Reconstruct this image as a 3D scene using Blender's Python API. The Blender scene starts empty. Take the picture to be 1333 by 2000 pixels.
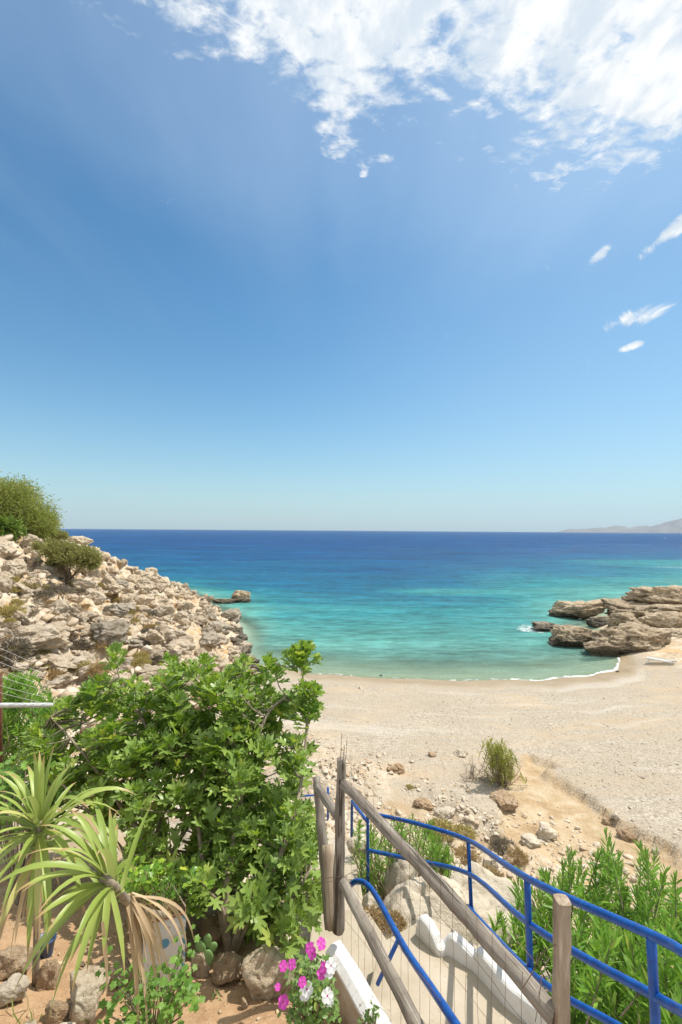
import bpy, math, random
import numpy as np
from mathutils import Vector, Matrix, Quaternion, noise as mnoise

random.seed(7); RNG = np.random.default_rng(11)
SC = bpy.context.scene
COL = SC.collection
rad = math.radians

# ------------------------------------------------------------------ camera
F_PX = 889.0; EYE = 9.0
PITCH, ROLL = rad(2.29), rad(0.39)
cam_d = bpy.data.cameras.new('camera'); cam = bpy.data.objects.new('camera', cam_d); COL.objects.link(cam)
cam_d.sensor_fit = 'VERTICAL'; cam_d.sensor_height = 36.0; cam_d.lens = 36.0 * F_PX / 2000.0
cam_d.clip_start = 0.05; cam_d.clip_end = 60000.0
RM = Matrix.Rotation(rad(90) + PITCH, 3, 'X') @ Matrix.Rotation(ROLL, 3, 'Z')
cam.matrix_world = Matrix.Translation((0, 0, EYE)) @ RM.to_4x4()
SC.camera = cam

def ray(px, py):
    v = RM @ Vector(((px - 666.5) / F_PX, -(py - 1000.0) / F_PX, -1.0))
    return v / v.y
def P(px, py, d):
    return Vector((0, 0, EYE)) + ray(px, py) * d

# ------------------------------------------------------------------ sun, sky, exposure
SUN_EL, SUN_AZ = rad(61), rad(66)
sd = Vector((math.sin(SUN_AZ) * math.cos(SUN_EL), math.cos(SUN_AZ) * math.cos(SUN_EL), math.sin(SUN_EL)))
sl = bpy.data.lights.new('sun', 'SUN'); sl.energy = 4.6; sl.angle = rad(0.53); sl.color = (1.0, 0.95, 0.87)
so = bpy.data.objects.new('sun', sl); COL.objects.link(so)
so.rotation_euler = sd.to_track_quat('Z', 'Y').to_euler(); so.location = (0, 0, 60)
SC.view_settings.view_transform = 'Standard'; SC.view_settings.look = 'None'
SC.view_settings.gamma = 1.0; SC.view_settings.exposure = 0.18
SC.cycles.use_denoising = True
SC.cycles.max_bounces = 8; SC.cycles.diffuse_bounces = 3; SC.cycles.transparent_max_bounces = 12
SC.cycles.volume_bounces = 0

W = bpy.data.worlds.new('World'); SC.world = W; W.use_nodes = True
class NT:
    def __init__(s, nt): s.nt = nt
    def n(s, t, **k):
        q = s.nt.nodes.new(t)
        for a, b in k.items(): setattr(q, a, b)
        return q
    def l(s, a, b): s.nt.links.new(a, b)
    def put(s, sock, v):
        if isinstance(v, bpy.types.NodeSocket): s.l(v, sock)
        elif v is not None: sock.default_value = v
    def math(s, op, a, b=None, c=None, clamp=False):
        q = s.n('ShaderNodeMath', operation=op, use_clamp=clamp)
        s.put(q.inputs[0], a); s.put(q.inputs[1], b)
        if c is not None: s.put(q.inputs[2], c)
        return q.outputs[0]
    def mapr(s, v, a, b, c=0.0, d=1.0, smooth=True):
        q = s.n('ShaderNodeMapRange', interpolation_type='SMOOTHSTEP' if smooth else 'LINEAR')
        s.put(q.inputs[0], v)
        for i, w in zip((1, 2, 3, 4), (a, b, c, d)): s.put(q.inputs[i], w)
        return q.outputs[0]
    def mix(s, f, a, b, bt='MIX'):
        q = s.n('ShaderNodeMix', data_type='RGBA', blend_type=bt)
        s.put(q.inputs[0], f); s.put(q.inputs[6], rgba(a)); s.put(q.inputs[7], rgba(b))
        return q.outputs[2]
    def noise(s, vec, scale, detail=4, rough=0.55, dist=0.0):
        q = s.n('ShaderNodeTexNoise'); q.inputs['Scale'].default_value = scale
        q.inputs['Detail'].default_value = detail; q.inputs['Roughness'].default_value = rough
        q.inputs['Distortion'].default_value = dist
        if vec is not None: s.l(vec, q.inputs['Vector'])
        return q.outputs[0]
    def vor(s, vec, scale, feature='F1', out=0, rnd=1.0):
        q = s.n('ShaderNodeTexVoronoi', feature=feature); q.inputs['Scale'].default_value = scale
        q.inputs['Randomness'].default_value = rnd
        if vec is not None: s.l(vec, q.inputs['Vector'])
        return q.outputs[out]
    def ramp(s, v, stops, mode='LINEAR'):
        q = s.n('ShaderNodeValToRGB'); s.put(q.inputs[0], v); r = q.color_ramp; r.interpolation = mode
        while len(r.elements) < len(stops): r.elements.new(0.5)
        for e, (p, c) in zip(r.elements, stops): e.position = p
        for e, (p, c) in zip(r.elements, stops): e.color = rgba(c)
        return q.outputs[0]
    def vscale(s, vec, sc, loc=(0, 0, 0), rot=(0, 0, 0)):
        q = s.n('ShaderNodeMapping'); s.l(vec, q.inputs[0]); q.inputs[3].default_value = sc
        q.inputs[1].default_value = loc; q.inputs[2].default_value = rot
        return q.outputs[0]
def rgba(c):
    if isinstance(c, (tuple, list)):
        return (*c, 1.0) if len(c) == 3 else tuple(c)
    return (c, c, c, 1.0) if isinstance(c, (int, float)) else c

w = NT(W.node_tree); W.node_tree.nodes.clear()
sky = w.n('ShaderNodeTexSky', sky_type='NISHITA'); sky.sun_disc = False
sky.sun_elevation = SUN_EL; sky.sun_rotation = SUN_AZ; sky.air_density = 1.0; sky.dust_density = .3; sky.ozone_density = 1.6; sky.altitude = 0
tc = w.n('ShaderNodeTexCoord'); sep = w.n('ShaderNodeSeparateXYZ'); w.l(tc.outputs['Generated'], sep.inputs[0])
zc = w.math('MAXIMUM', sep.outputs[2], 0.03)
cx = w.math('DIVIDE', sep.outputs[0], zc); cy = w.math('DIVIDE', sep.outputs[1], zc)
cmb = w.n('ShaderNodeCombineXYZ'); w.l(cx, cmb.inputs[0]); w.l(cy, cmb.inputs[1])
pl = cmb.outputs[0]
# lower edge of the cloud field on the cloud plane, b(x)
edge = [(-1.0, .70), (-.60, .74), (-.45, .86), (-.30, .91), (-.20, 1.0), (-.10, 1.06), (.0, 1.22), (.08, 1.17), (.2, 1.07), (.32, 1.10), (.45, 1.20), (.6, 1.27), (.72, 1.31), (.8, 1.24), (.95, 1.12), (1.2, 1.0), (2.0, .8)]
wob = w.noise(w.vscale(pl, (1, 1, 1)), 3.0, 4, .6)
ex = w.math('ADD', cx, w.math('MULTIPLY', w.math('SUBTRACT', wob, .5), .25))
bq = w.ramp(w.mapr(ex, -1.0, 2.0, smooth=False), [((x + 1) / 3, b / 2) for x, b in edge])
bv = w.math('MULTIPLY', bq, 2.0)
m = w.math('SUBTRACT', bv, cy)                       # >0 inside the field
rotp = w.vscale(pl, (1.0, 1.35, 1), rot=(0, 0, rad(-38)))
n1 = w.noise(rotp, 4.6, 9, .60, .5)
n2 = w.noise(w.vscale(pl, (1, 1.5, 1), loc=(3, 1, 0), rot=(0, 0, rad(-40))), 15.0, 8, .62, .3)
nn = w.math('ADD', w.math('MULTIPLY', n1, .48), w.math('MULTIPLY', n2, .52))
n3 = w.noise(tc.outputs['Generated'], 15.0, 9, .62, .5)
lowm = w.mapr(cy, 1.36, 1.52)
nn = w.math('ADD', w.math('MULTIPLY', nn, w.math('SUBTRACT', 1.0, lowm)), w.math('MULTIPLY', w.math('SUBTRACT', n3, .055), lowm))
# little separate clouds
def blob(x, y, rx, ry, amp):
    a = w.math('DIVIDE', w.math('SUBTRACT', cx, x), rx); b = w.math('DIVIDE', w.math('SUBTRACT', cy, y), ry)
    r = w.math('SQRT', w.math('ADD', w.math('MULTIPLY', a, a), w.math('MULTIPLY', b, b)))
    return w.mapr(r, 1.0, 0.0, -9.0 * 0 - .6, amp)
inside = w.mapr(m, -.13, .30, -.13, .20, smooth=False)
cov = inside
for bl in ((1.38, 2.05, .36, .46, .21), (1.56, 2.42, .2, .3, .16), (1.10, 1.48, .14, .42, .24), (.93, 1.60, .10, .22, .10), (.79, 1.70, .14, .24, .03), (1.0,1.2,.12,.1,.1), (.06, 1.24, .06, .06, .07), (-.5, 1.05, .12, .12, -.08)):
    cov = w.math('MAXIMUM', cov, blob(*bl))
dens = w.mapr(w.math('ADD', nn, cov), .49, .67)
dens = w.math('MULTIPLY', dens, w.mapr(cy, 6.0, 2.5))
# thin veil over the right of the sky
veil = w.math('MULTIPLY', w.mapr(w.math('ADD', w.math('MULTIPLY', w.noise(w.vscale(pl, (1, .35, 1), rot=(0, 0, rad(30))), 1.6, 5, .55), .6), w.mapr(m, -1.2, .3, 0, .55)), .40, 1.0), .20)
skyc = w.n('ShaderNodeHueSaturation'); skyc.inputs['Saturation'].default_value = 1.22; skyc.inputs['Value'].default_value = 1.0
w.l(sky.outputs[0], skyc.inputs['Color'])
shade = w.noise(w.vscale(pl, (1, .6, 1), rot=(0, 0, rad(28))), 9.0, 5, .6)
ccol = w.mix(w.mapr(shade, .38, .60), (4.9, 5.5, 6.1), (6.9, 7.0, 7.0))
tint = w.mix(1.0, skyc.outputs[0], (.84, 1.05, .985), 'MULTIPLY')
elv = w.mapr(sep.outputs[2], .50, -.02, 0, 1, False)
tint = w.mix(w.math('MULTIPLY', w.math('POWER', elv, 3.0), .85), tint, (2.85, 3.62, 4.25))
tint = w.mix(w.math('MULTIPLY', w.mapr(sep.outputs[0], -.25, .55), .26), tint, (3.5, 4.75, 5.8))
strk = w.noise(w.vscale(pl, (1.6, .30, 1), rot=(0, 0, rad(25))), 1.5, 4, .5)
tint = w.mix(w.math('MULTIPLY', w.math('MULTIPLY', w.mapr(strk, .40, .80), w.mapr(cy, 2.6, 1.2)), .10), tint, (4.2, 5.2, 6.2))
c1 = w.mix(veil, tint, (6.4, 7.6, 8.8))
c2 = w.mix(dens, c1, ccol)
bg = w.n('ShaderNodeBackground'); w.l(c2, bg.inputs[0]); bg.inputs[1].default_value = 0.131
wo = w.n('ShaderNodeOutputWorld'); w.l(bg.outputs[0], wo.inputs[0])

# ------------------------------------------------------------------ numeric helpers
_perm = RNG.permutation(256); _val = RNG.random(256); _val2 = RNG.random(256)
def h2(ix, iy, T=_val): return T[(_perm[ix & 255] + iy) & 255]
def vn(x, y):
    xi = np.floor(x).astype(int); yi = np.floor(y).astype(int); fx = x - xi; fy = y - yi
    fx = fx * fx * (3 - 2 * fx); fy = fy * fy * (3 - 2 * fy)
    a = h2(xi, yi); b = h2(xi + 1, yi); c = h2(xi, yi + 1); d = h2(xi + 1, yi + 1)
    return (a * (1 - fx) + b * fx) * (1 - fy) + (c * (1 - fx) + d * fx) * fy
def fbm(x, y, o=5, g=.5):
    s = 0; a = 1; t = 0
    for i in range(o):
        s = s + a * (vn(x * 2 ** i + 17.3 * i, y * 2 ** i + 9.1 * i) - .5); t += a; a *= g
    return s / t * 2
def cell(x, y):
    """distance to nearest jittered point, random of that cell, tilt"""
    xi = np.floor(x).astype(int); yi = np.floor(y).astype(int)
    best = np.full(np.shape(x), 9.0); best2 = np.full(np.shape(x), 9.0); rid = np.zeros(np.shape(x)); dx = np.zeros(np.shape(x)); dy = np.zeros(np.shape(x))
    for a in (-1, 0, 1):
        for b in (-1, 0, 1):
            qx = xi + a + h2(xi + a, yi + b, _val); qy = yi + b + h2(xi + a + 31, yi + b + 7, _val2)
            d = (qx - x) ** 2 + (qy - y) ** 2; k = d < best
            best2 = np.where(k, best, np.minimum(best2, d))
            best = np.where(k, d, best); rid = np.where(k, h2(xi + a + 5, yi + b + 77, _val2), rid)
            dx = np.where(k, x - qx, dx); dy = np.where(k, y - qy, dy)
    return np.sqrt(best), np.sqrt(best2), rid, dx, dy
def sst(x, a, b):
    t = np.clip((x - a) / (b - a), 0, 1); return t * t * (3 - 2 * t)
def smax(a, b, k=.4):
    h = np.clip(.5 + .5 * (a - b) / k, 0, 1); return b * (1 - h) + a * h + k * h * (1 - h)

# ------------------------------------------------------------------ land form
XS = [-60, -12, -6, -1.5, 2.7, 7.3, 12, 15.6, 18.3, 20, 22, 26, 32, 60, 200]
YS = [60, 34, 31, 28.9, 28.2, 27.8, 28.0, 28.7, 30.3, 33.0, 38, 47, 52, 66, 150]
def shore(x): return np.interp(x, XS, YS)
FY = [-20, 0, 10, 16, 24, 31, 37, 44, 48, 55, 62, 66, 75, 110, 400]
FX = [-3.2, -3.0, -2.6, -2.7, -4.2, -6.0, -7.8, -9.9, -12.0, -15.6, -19, -22, -33, -75, -300]
def foot(y): return np.interp(y, FY, FX)
def wall_x(y): return -.017 + (2.9 - y) * .58
def masks(x, y):
    s = shore(x) + .25 * fbm(x * .5, y * 0 + 3, 3) - y
    dist = foot(y) + 1.0 * fbm(x * .12 + 5, y * .12, 3) - x
    hill = sst(dist, -.4, 1.2)
    yy = y + .95 * np.maximum(x, 0) + .35 * np.minimum(x, 0) + 1.2 * fbm(x * .4, y * .4 + 9, 3)
    bank = sst(yy, 16.5, 14.0)
    gar = sst(wall_x(y) + (x * 0), x - .02, x + .04) * sst(y, 5.0 + .5 * fbm(x, y * 0, 2), 4.1) * (y < 6)
    gar = gar * np.where(y > 2.9, sst(x, -.05, -.25), 1.0) * sst(x, -7.5, -5.0)
    return s, dist, hill, yy, bank, gar
def height(x, y, detail=True):
    x = np.asarray(x, float); y = np.asarray(y, float)
    s, dist, hill, yy, bank, gar = masks(x, y)
    hb = np.where(s > 0, np.minimum(s, 2.2) * .14 + np.maximum(s - 2.2, 0) * .066, np.maximum(s * .13, -7.0))
    hb = hb + .05 * fbm(x * .35, y * .35, 3) * np.clip(s, 0, 1)
    gx = np.interp(y, [5, 7, 9, 10, 12, 14, 15.5, 17], [6.5, 6.2, 6.0, 6.0, 6.1, 6.0, 6.4, 7]); gw = np.interp(y, [5, 8, 10, 13, 15, 16.2, 17], [3.0, 2.6, 2.3, 1.5, 1.1, .5, 0])
    gq = np.abs(x - gx) + .9 * fbm(x * .8, y * .8, 5) + .25 * fbm(x * 3, y * 3, 3)
    hb = hb - .22 * sst(gq, gw + .12, gw - .18) * (gw > .05) + .03 * fbm(x * 1.8, y * 1.8, 4) * sst(y, 18, 12)
    hk = np.interp(yy, [0, 3.0, 3.6, 4.4, 5.2, 5.9, 7, 8, 10, 12, 14, 16, 18], [6.0, 5.62, 5.5, 5.15, 4.85, 4.6, 4.0, 3.45, 2.45, 1.7, 1.15, .6, -.5])
    hsl = .47 - .10 * sst(y, 36, 56)
    hh = np.where(dist > 0, hsl * dist, .75 * dist)
    hh = np.where(dist > 34, hsl * 34 + .1 * (dist - 34), hh)
    hh = hh + .5 * fbm(x * .09 + 2, y * .09, 4) * np.clip(dist * .3, 0, 1.6)
    z = smax(smax(hb, hh, .5), hk, .5)
    if detail:
        # blocky limestone relief on the hillside
        wx = x + .9 * fbm(x * .5, y * .5 + 40, 3); wy = y + .9 * fbm(x * .5 + 70, y * .5, 3)
        d1, d2, r, dx, dy = cell(wx * .55, wy * .55)
        blk = (np.clip((d2 - d1) * 3, 0, 1) * (.25 + .75 * r) + dx * (r - .5) * 1.2 + dy * (r - .7) * 1.0) * .95
        d1, d2, r, dx, dy = cell(wx * 1.5 + 9, wy * 1.5)
        blk2 = (np.clip((d2 - d1) * 3, 0, 1) * (.25 + .75 * r) + dy * (r - .5) * .8) * .36
        z = z + hill * (blk * .8 + blk2 + .25 * fbm(x * 2.2, y * 2.2, 4)) * sst(dist, -.2, 2.5) * sst(y, 4.5, 8)
        bk = sst(yy, 19.0, 14.5) * (1 - gar) * (1 - hill)
        d1, d2, r, dx, dy = cell(wx * 2.3, wy * 2.3)
        z = z + bk * sst(y, 3.5, 6.5) * ((np.clip((d2 - d1) * 3, 0, 1) * (.3 + .7 * r)) * .17 * sst(fbm(x * .5 + 8, y * .5, 3), -.3, .3) + .34 * fbm(x * .8, y * .8, 5, .6))
    hg = 6.5 - .30 * (y - 2) + .05 * fbm(x * 1.5, y * 1.5, 5) + .012 * fbm(x * 9, y * 9, 3) + .10 * sst(x, -.9, -2.2)
    hg = hg - .16 * sst(x - wall_x(np.minimum(y, 2.9)), -.55, -.08)
    z = z * (1 - gar) + hg * gar
    return z
def H(x, y): return float(height(np.array([x]), np.array([y]))[0])
_tt = np.concatenate([np.linspace(1.2, 12, 900), np.linspace(12, 130, 2400)])
def G(px, py, sink=0.0):
    """where the sight line of this pixel meets the land"""
    r = ray(px, py)
    z = EYE + r.z * _tt; g = height(r.x * _tt, _tt)
    k = np.nonzero(z < np.maximum(g, -.05))[0]
    t = _tt[k[0]] if len(k) else 60.0
    return Vector((r.x * t, t, H(r.x * t, t) - sink))

# ------------------------------------------------------------------ object helpers
def tag(o, label=None, cat=None, group=None, kind=None):
    if label: o['label'] = label
    if cat: o['category'] = cat
    if group: o['group'] = group
    if kind: o['kind'] = kind
    return o
def empty(name, loc, label, cat, group=None):
    o = bpy.data.objects.new(name, None); COL.objects.link(o); o.location = loc; o.empty_display_size = .2
    return tag(o, label, cat, group)
def link(name, me, parent=None, loc=None):
    o = bpy.data.objects.new(name, me); COL.objects.link(o)
    if loc is not None: o.location = loc
    if parent is not None:
        o.parent = parent; o.matrix_parent_inverse = Matrix.Translation(parent.location).inverted() if parent.type == 'EMPTY' else Matrix()
    return o
def mk(name, V, F, mat, smooth=False):
    V = np.asarray(V, np.float32); me = bpy.data.meshes.new(name)
    if isinstance(F, np.ndarray):
        n, k = F.shape
        me.vertices.add(len(V)); me.vertices.foreach_set('co', V.ravel())
        me.loops.add(n * k); me.loops.foreach_set('vertex_index', F.astype(np.int32).ravel())
        me.polygons.add(n); me.polygons.foreach_set('loop_start', np.arange(0, n * k, k, dtype=np.int32))
        me.polygons.foreach_set('loop_total', np.full(n, k, np.int32))
        me.update(calc_edges=True)
    else:
        me.from_pydata([tuple(map(float, v)) for v in V], [], [tuple(map(int, f)) for f in F])
    if smooth: me.polygons.foreach_set('use_smooth', np.ones(len(me.polygons), bool))
    me.materials.append(mat)
    return me
def inst(V, F, M):
    V = np.asarray(V, float); F = np.asarray(F)
    Vh = np.c_[V, np.ones(len(V))]
    out = np.einsum('nij,vj->nvi', M, Vh)[:, :, :3]
    Fo = F[None] + (np.arange(len(M)) * len(V))[:, None, None]
    return out.reshape(-1, 3), Fo.reshape(-1, F.shape[1])
def nrm(a): return a / np.maximum(np.linalg.norm(a, axis=-1, keepdims=True), 1e-9)
def frames(p, d, up, s, wscale=None):
    """p (n,3) base; d axis; up normal hint; s length"""
    d = nrm(d); x = nrm(np.cross(d, up)); z = np.cross(x, d)
    M = np.zeros((len(p), 4, 4)); ws = s if wscale is None else s * wscale
    M[:, :3, 0] = x * ws[:, None]; M[:, :3, 1] = d * s[:, None]; M[:, :3, 2] = z * s[:, None]; M[:, :3, 3] = p; M[:, 3, 3] = 1
    return M
class Acc:
    def __init__(s): s.V = []; s.F = []; s.n = 0
    def add(s, V, F):
        V = np.asarray(V, float); F = np.asarray(F); s.V.append(V); s.F.append(F + s.n); s.n += len(V)
    def mesh(s, name, mat, smooth=False): return mk(name, np.concatenate(s.V), np.concatenate(s.F), mat, smooth)
def tube(pts, rs, seg=8, cap=True, wob=0.0, seed=0):
    pts = [Vector(p) for p in pts]; n = len(pts); V = []; F = []
    rs = list(rs) if hasattr(rs, '__len__') else [rs] * n
    t0 = (pts[1] - pts[0]).normalized(); u = t0.orthogonal().normalized()
    for i, p in enumerate(pts):
        t = ((pts[min(i + 1, n - 1)] - pts[max(i - 1, 0)])).normalized()
        u = (u - t * u.dot(t)).normalized(); v = t.cross(u)
        for k in range(seg):
            a = 2 * math.pi * k / seg
            r = rs[i] * (1 + wob * (mnoise.noise(Vector((math.cos(a) * 1.3 + seed, math.sin(a) * 1.3, i * .6 + seed * 3)))))
            V.append(p + (u * math.cos(a) + v * math.sin(a)) * r)
    for i in range(n - 1):
        for k in range(seg):
            k2 = (k + 1) % seg
            F.append((i * seg + k, i * seg + k2, (i + 1) * seg + k2, (i + 1) * seg + k))
    if cap:
        for base, c, flip in ((0, pts[0], True), ((n - 1) * seg, pts[-1], False)):
            V.append(c); ci = len(V) - 1
            for k in range(seg):
                a, b = base + k, base + (k + 1) % seg
                F.append((ci, b, a, a) if flip else (ci, a, b, b))
    return np.array([tuple(v) for v in V]), F
def quadfix(F): return [f if len(set(f)) == 4 else tuple(dict.fromkeys(f)) for f in F]
def tubes_mesh(name, specs, mat, smooth=True):
    V = []; F = []; n = 0
    for sp in specs:
        v, f = tube(*sp[:2], **(sp[2] if len(sp) > 2 else {}))
        V.append(v); F += [tuple(i + n for i in q) for q in quadfix(f)]; n += len(v)
    return mk(name, np.concatenate(V), F, mat, smooth)
def path_smooth(pts, k=6):
    pts = [Vector(p) for p in pts]; out = []
    for i in range(len(pts) - 1):
        p0 = pts[max(i - 1, 0)]; p1 = pts[i]; p2 = pts[i + 1]; p3 = pts[min(i + 2, len(pts) - 1)]
        for j in range(k):
            t = j / k
            out.append(.5 * ((2 * p1) + (p2 - p0) * t + (2 * p0 - 5 * p1 + 4 * p2 - p3) * t * t + (3 * p1 - p0 - 3 * p2 + p3) * t ** 3))
    out.append(pts[-1]); return out

# ------------------------------------------------------------------ materials
def material(name):
    m = bpy.data.materials.new(name); m.use_nodes = True; m.node_tree.nodes.clear()
    t = NT(m.node_tree); b = t.n('ShaderNodeBsdfPrincipled'); o = t.n('ShaderNodeOutputMaterial'); t.l(b.outputs[0], o.inputs[0])
    b.inputs['Roughness'].default_value = .85; b.inputs['Specular IOR Level'].default_value = .25
    return m, t, b, o
def bump(t, b, h, strength, dist):
    q = t.n('ShaderNodeBump'); q.inputs['Strength'].default_value = strength; q.inputs['Distance'].default_value = dist
    t.put(q.inputs['Height'], h); t.l(q.outputs[0], b.inputs['Normal'] if 'Normal' in b.inputs else b); return q.outputs[0]
def objcoord(t, rnd=True):
    c = t.n('ShaderNodeTexCoord').outputs['Object']
    if not rnd: return c
    q = t.n('ShaderNodeObjectInfo'); v = t.n('ShaderNodeVectorMath', operation='ADD'); t.l(c, v.inputs[0])
    s = t.math('MULTIPLY', q.outputs['Random'], 40.0); t.l(s, v.inputs[1]); return v.outputs[0]
def rockmat(name, cols, sc=1.0, wet=False, pits=.5, bstr=.7):
    m, t, b, o = material(name); g = t.n('ShaderNodeNewGeometry').outputs['Position']
    n1 = t.noise(g, 1.1 * sc, 6, .6, .3); n2 = t.noise(g, 6.0 * sc, 8, .65, .2); n3 = t.noise(g, 26 * sc, 5, .7)
    c = t.ramp(t.math('ADD', t.math('MULTIPLY', n1, .5), t.math('MULTIPLY', n2, .5)), [(.33, cols[0]), (.45, cols[1]), (.55, cols[2]), (.68, cols[3])])
    c = t.mix(t.mapr(t.noise(g, 2.3 * sc, 5, .7, .8), .56, .72, 0, .55), c, cols[4])
    c = t.mix(t.mapr(n3, .62, .72, 0, pits), c, (.09, .075, .055))
    vr = t.n('ShaderNodeObjectInfo').outputs['Random']
    hs = t.n('ShaderNodeHueSaturation'); t.l(c, hs.inputs['Color']); t.l(t.mapr(vr, 0, 1, .86, 1.12, False), hs.inputs['Value']); c = hs.outputs[0]
    if wet:
        sp = t.n('ShaderNodeSeparateXYZ'); t.l(g, sp.inputs[0])
        zz = t.math('ADD', sp.outputs[2], t.math('MULTIPLY', t.math('SUBTRACT', n1, .5), 1.0))
        c = t.mix(t.mapr(zz, 1.0, .25, 0, .85), c, (.06, .05, .035)); t.l(t.mapr(zz, .5, .1, .9, .45), b.inputs['Roughness'])
    t.l(c, b.inputs['Base Color'])
    vv = t.vor(g, 3.2 * sc); hgt = t.math('ADD', t.math('ADD', t.math('MULTIPLY', n2, .9), t.math('MULTIPLY', n3, .4)), t.math('MULTIPLY', vv, .35))
    c = t.mix(t.mapr(n2, .44, .34, 0, .4), c, (.16, .12, .08)); t.l(c, b.inputs['Base Color'])
    bump(t, b, hgt, min(1.0, bstr * 1.4), .22 / sc)
    return m
M_LIME = rockmat('limestone', [(.37, .27, .17), (.57, .455, .32), (.67, .56, .42), (.74, .655, .53), (.58, .38, .19)], 1.0, True, .22)
M_GREY = rockmat('grey_limestone', [(.25, .20, .14), (.40, .335, .25), (.50, .43, .335), (.58, .52, .42), (.38, .28, .17)], 1.0, True, .4)
M_OUT = rockmat('brown_sea_rock', [(.18, .135, .085), (.40, .305, .20), (.58, .465, .32), (.70, .585, .42), (.56, .41, .24)], .9, True, .45, .9)
M_GARD = rockmat('garden_stone', [(.30, .23, .15), (.44, .35, .24), (.52, .44, .32), (.60, .53, .41), (.33, .31, .25)], 5.0, False, .35, .5)
M_PALE = rockmat('pale_boulder_stone', [(.40, .33, .24), (.50, .43, .33), (.56, .49, .385), (.63, .56, .45), (.40, .31, .21)], 2.2, False, .35, .35)
M_RED = rockmat('ochre_stone', [(.34, .21, .12), (.48, .33, .20), (.55, .41, .27), (.63, .52, .39), (.54, .34, .18)], 2.0, False)

def leafmat(name, c_dark, c_light, c_back, trans=.45, rough=.45, tipcol=None, along=False):
    m, t, b, o = material(name)
    gi = t.n('ShaderNodeNewGeometry'); r = gi.outputs['Random Per Island']
    c = t.mix(r, c_dark, c_light)
    n = t.noise(t.n('ShaderNodeTexCoord').outputs['Object'], 14, 3, .6)
    c = t.mix(t.mapr(n, .3, .7, 0, .35), c, c_dark)
    if tipcol is not None: c = t.mix(t.mapr(r, .93, .97), c, tipcol)
    if along:
        al = t.n('ShaderNodeAttribute', attribute_name='along').outputs['Fac']
        al = t.math('ADD', al, t.math('MULTIPLY', r, .10)); c = t.mix(t.mapr(al, .86, .99), c, (.45, .30, .14)); c = t.mix(t.mapr(al, .25, .0, 0, .5), c, (.55, .60, .25))
    cb = t.mix(gi.outputs['Backfacing'], c, t.mix(.6, c, c_back))
    t.l(cb, b.inputs['Base Color']); b.inputs['Roughness'].default_value = rough; b.inputs['Specular IOR Level'].default_value = .4
    tr = t.n('ShaderNodeBsdfTranslucent'); t.l(t.mix(.5, cb, c_light, 'MIX'), tr.inputs[0])
    mx = t.n('ShaderNodeMixShader'); mx.inputs[0].default_value = trans
    t.l(b.outputs[0], mx.inputs[1]); t.l(tr.outputs[0], mx.inputs[2]); t.l(mx.outputs[0], o.inputs[0])
    return m
M_FIG = leafmat('fig_leaf', (.10, .23, .022), (.41, .57, .06), (.28, .38, .12), .38, .34, (.55, .60, .08))
M_OLE = leafmat('oleander_leaf', (.10, .25, .022), (.30, .50, .05), (.2, .3, .1), .38, .4, (.36, .42, .08))
M_TAM = leafmat('tamarisk_leaf', (.20, .22, .05), (.44, .42, .14), (.2, .2, .08), .3, .7, (.32, .28, .13))
M_TREE = leafmat('green_tree_leaf', (.15, .23, .03), (.46, .45, .10), (.2, .24, .08), .35, .6)
M_YUC = leafmat('yucca_leaf', (.24, .33, .06), (.42, .50, .13), (.42, .46, .16), .3, .4, (.52, .50, .18), True)
M_DEAD = leafmat('dead_leaf', (.40, .28, .15), (.62, .48, .30), (.5, .38, .22), .25, .7)
M_DRY = leafmat('dry_scrub_twig', (.28, .20, .10), (.55, .38, .16), (.3, .22, .1), .2, .9)
M_GSC = leafmat('grey_scrub_twig', (.13, .11, .08), (.27, .22, .16), (.2, .18, .12), .2, .9)
M_YSC = leafmat('yellow_green_scrub', (.30, .26, .08), (.58, .46, .16), (.3, .26, .1), .25, .9)
M_VIN = leafmat('small_green_leaf', (.08, .20, .025), (.24, .40, .06), (.2, .3, .1), .4, .4, (.5, .5, .06))
M_GER = leafmat('lobed_green_leaf', (.10, .23, .03), (.24, .40, .07), (.2, .3, .12), .4, .5)
M_CAC = leafmat('cactus_skin', (.14, .25, .08), (.2, .34, .12), (.2, .3, .1), .05, .5)
M_GRASS = leafmat('grass_blade', (.14, .22, .04), (.34, .38, .10), (.3, .3, .1), .4, .6)
def plain(name, col, rough=.6, spec=.3, var=.1, scale=8, bstr=0, bdist=.01, metal=0):
    m, t, b, o = material(name); c = objcoord(t)
    n = t.noise(c, scale, 6, .6)
    cc = t.mix(t.mapr(n, .3, .7), tuple(max(0, v * (1 - var)) for v in col), tuple(min(1, v * (1 + var)) for v in col))
    t.l(cc, b.inputs['Base Color']); b.inputs['Roughness'].default_value = rough; b.inputs['Specular IOR Level'].default_value = spec; b.inputs['Metallic'].default_value = metal
    if bstr: bump(t, b, t.noise(c, scale * 2, 5, .65), bstr, bdist)
    return m
def bluemat():
    m, t, b, o = material('blue_gloss_paint'); g = t.n('ShaderNodeNewGeometry').outputs['Position']
    n = t.noise(g, 18, 5, .6); n2 = t.noise(g, 60, 3, .6)
    c = t.mix(t.mapr(n, .3, .7), (.003, .055, .27), (.006, .095, .38))
    c = t.mix(t.mapr(n2, .63, .69, 0, .7), c, (.12, .06, .035))
    t.l(c, b.inputs['Base Color']); b.inputs['Roughness'].default_value = .38; b.inputs['Specular IOR Level'].default_value = .45
    bump(t, b, n2, .25, .004); return m
M_BLUE = bluemat()
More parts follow.
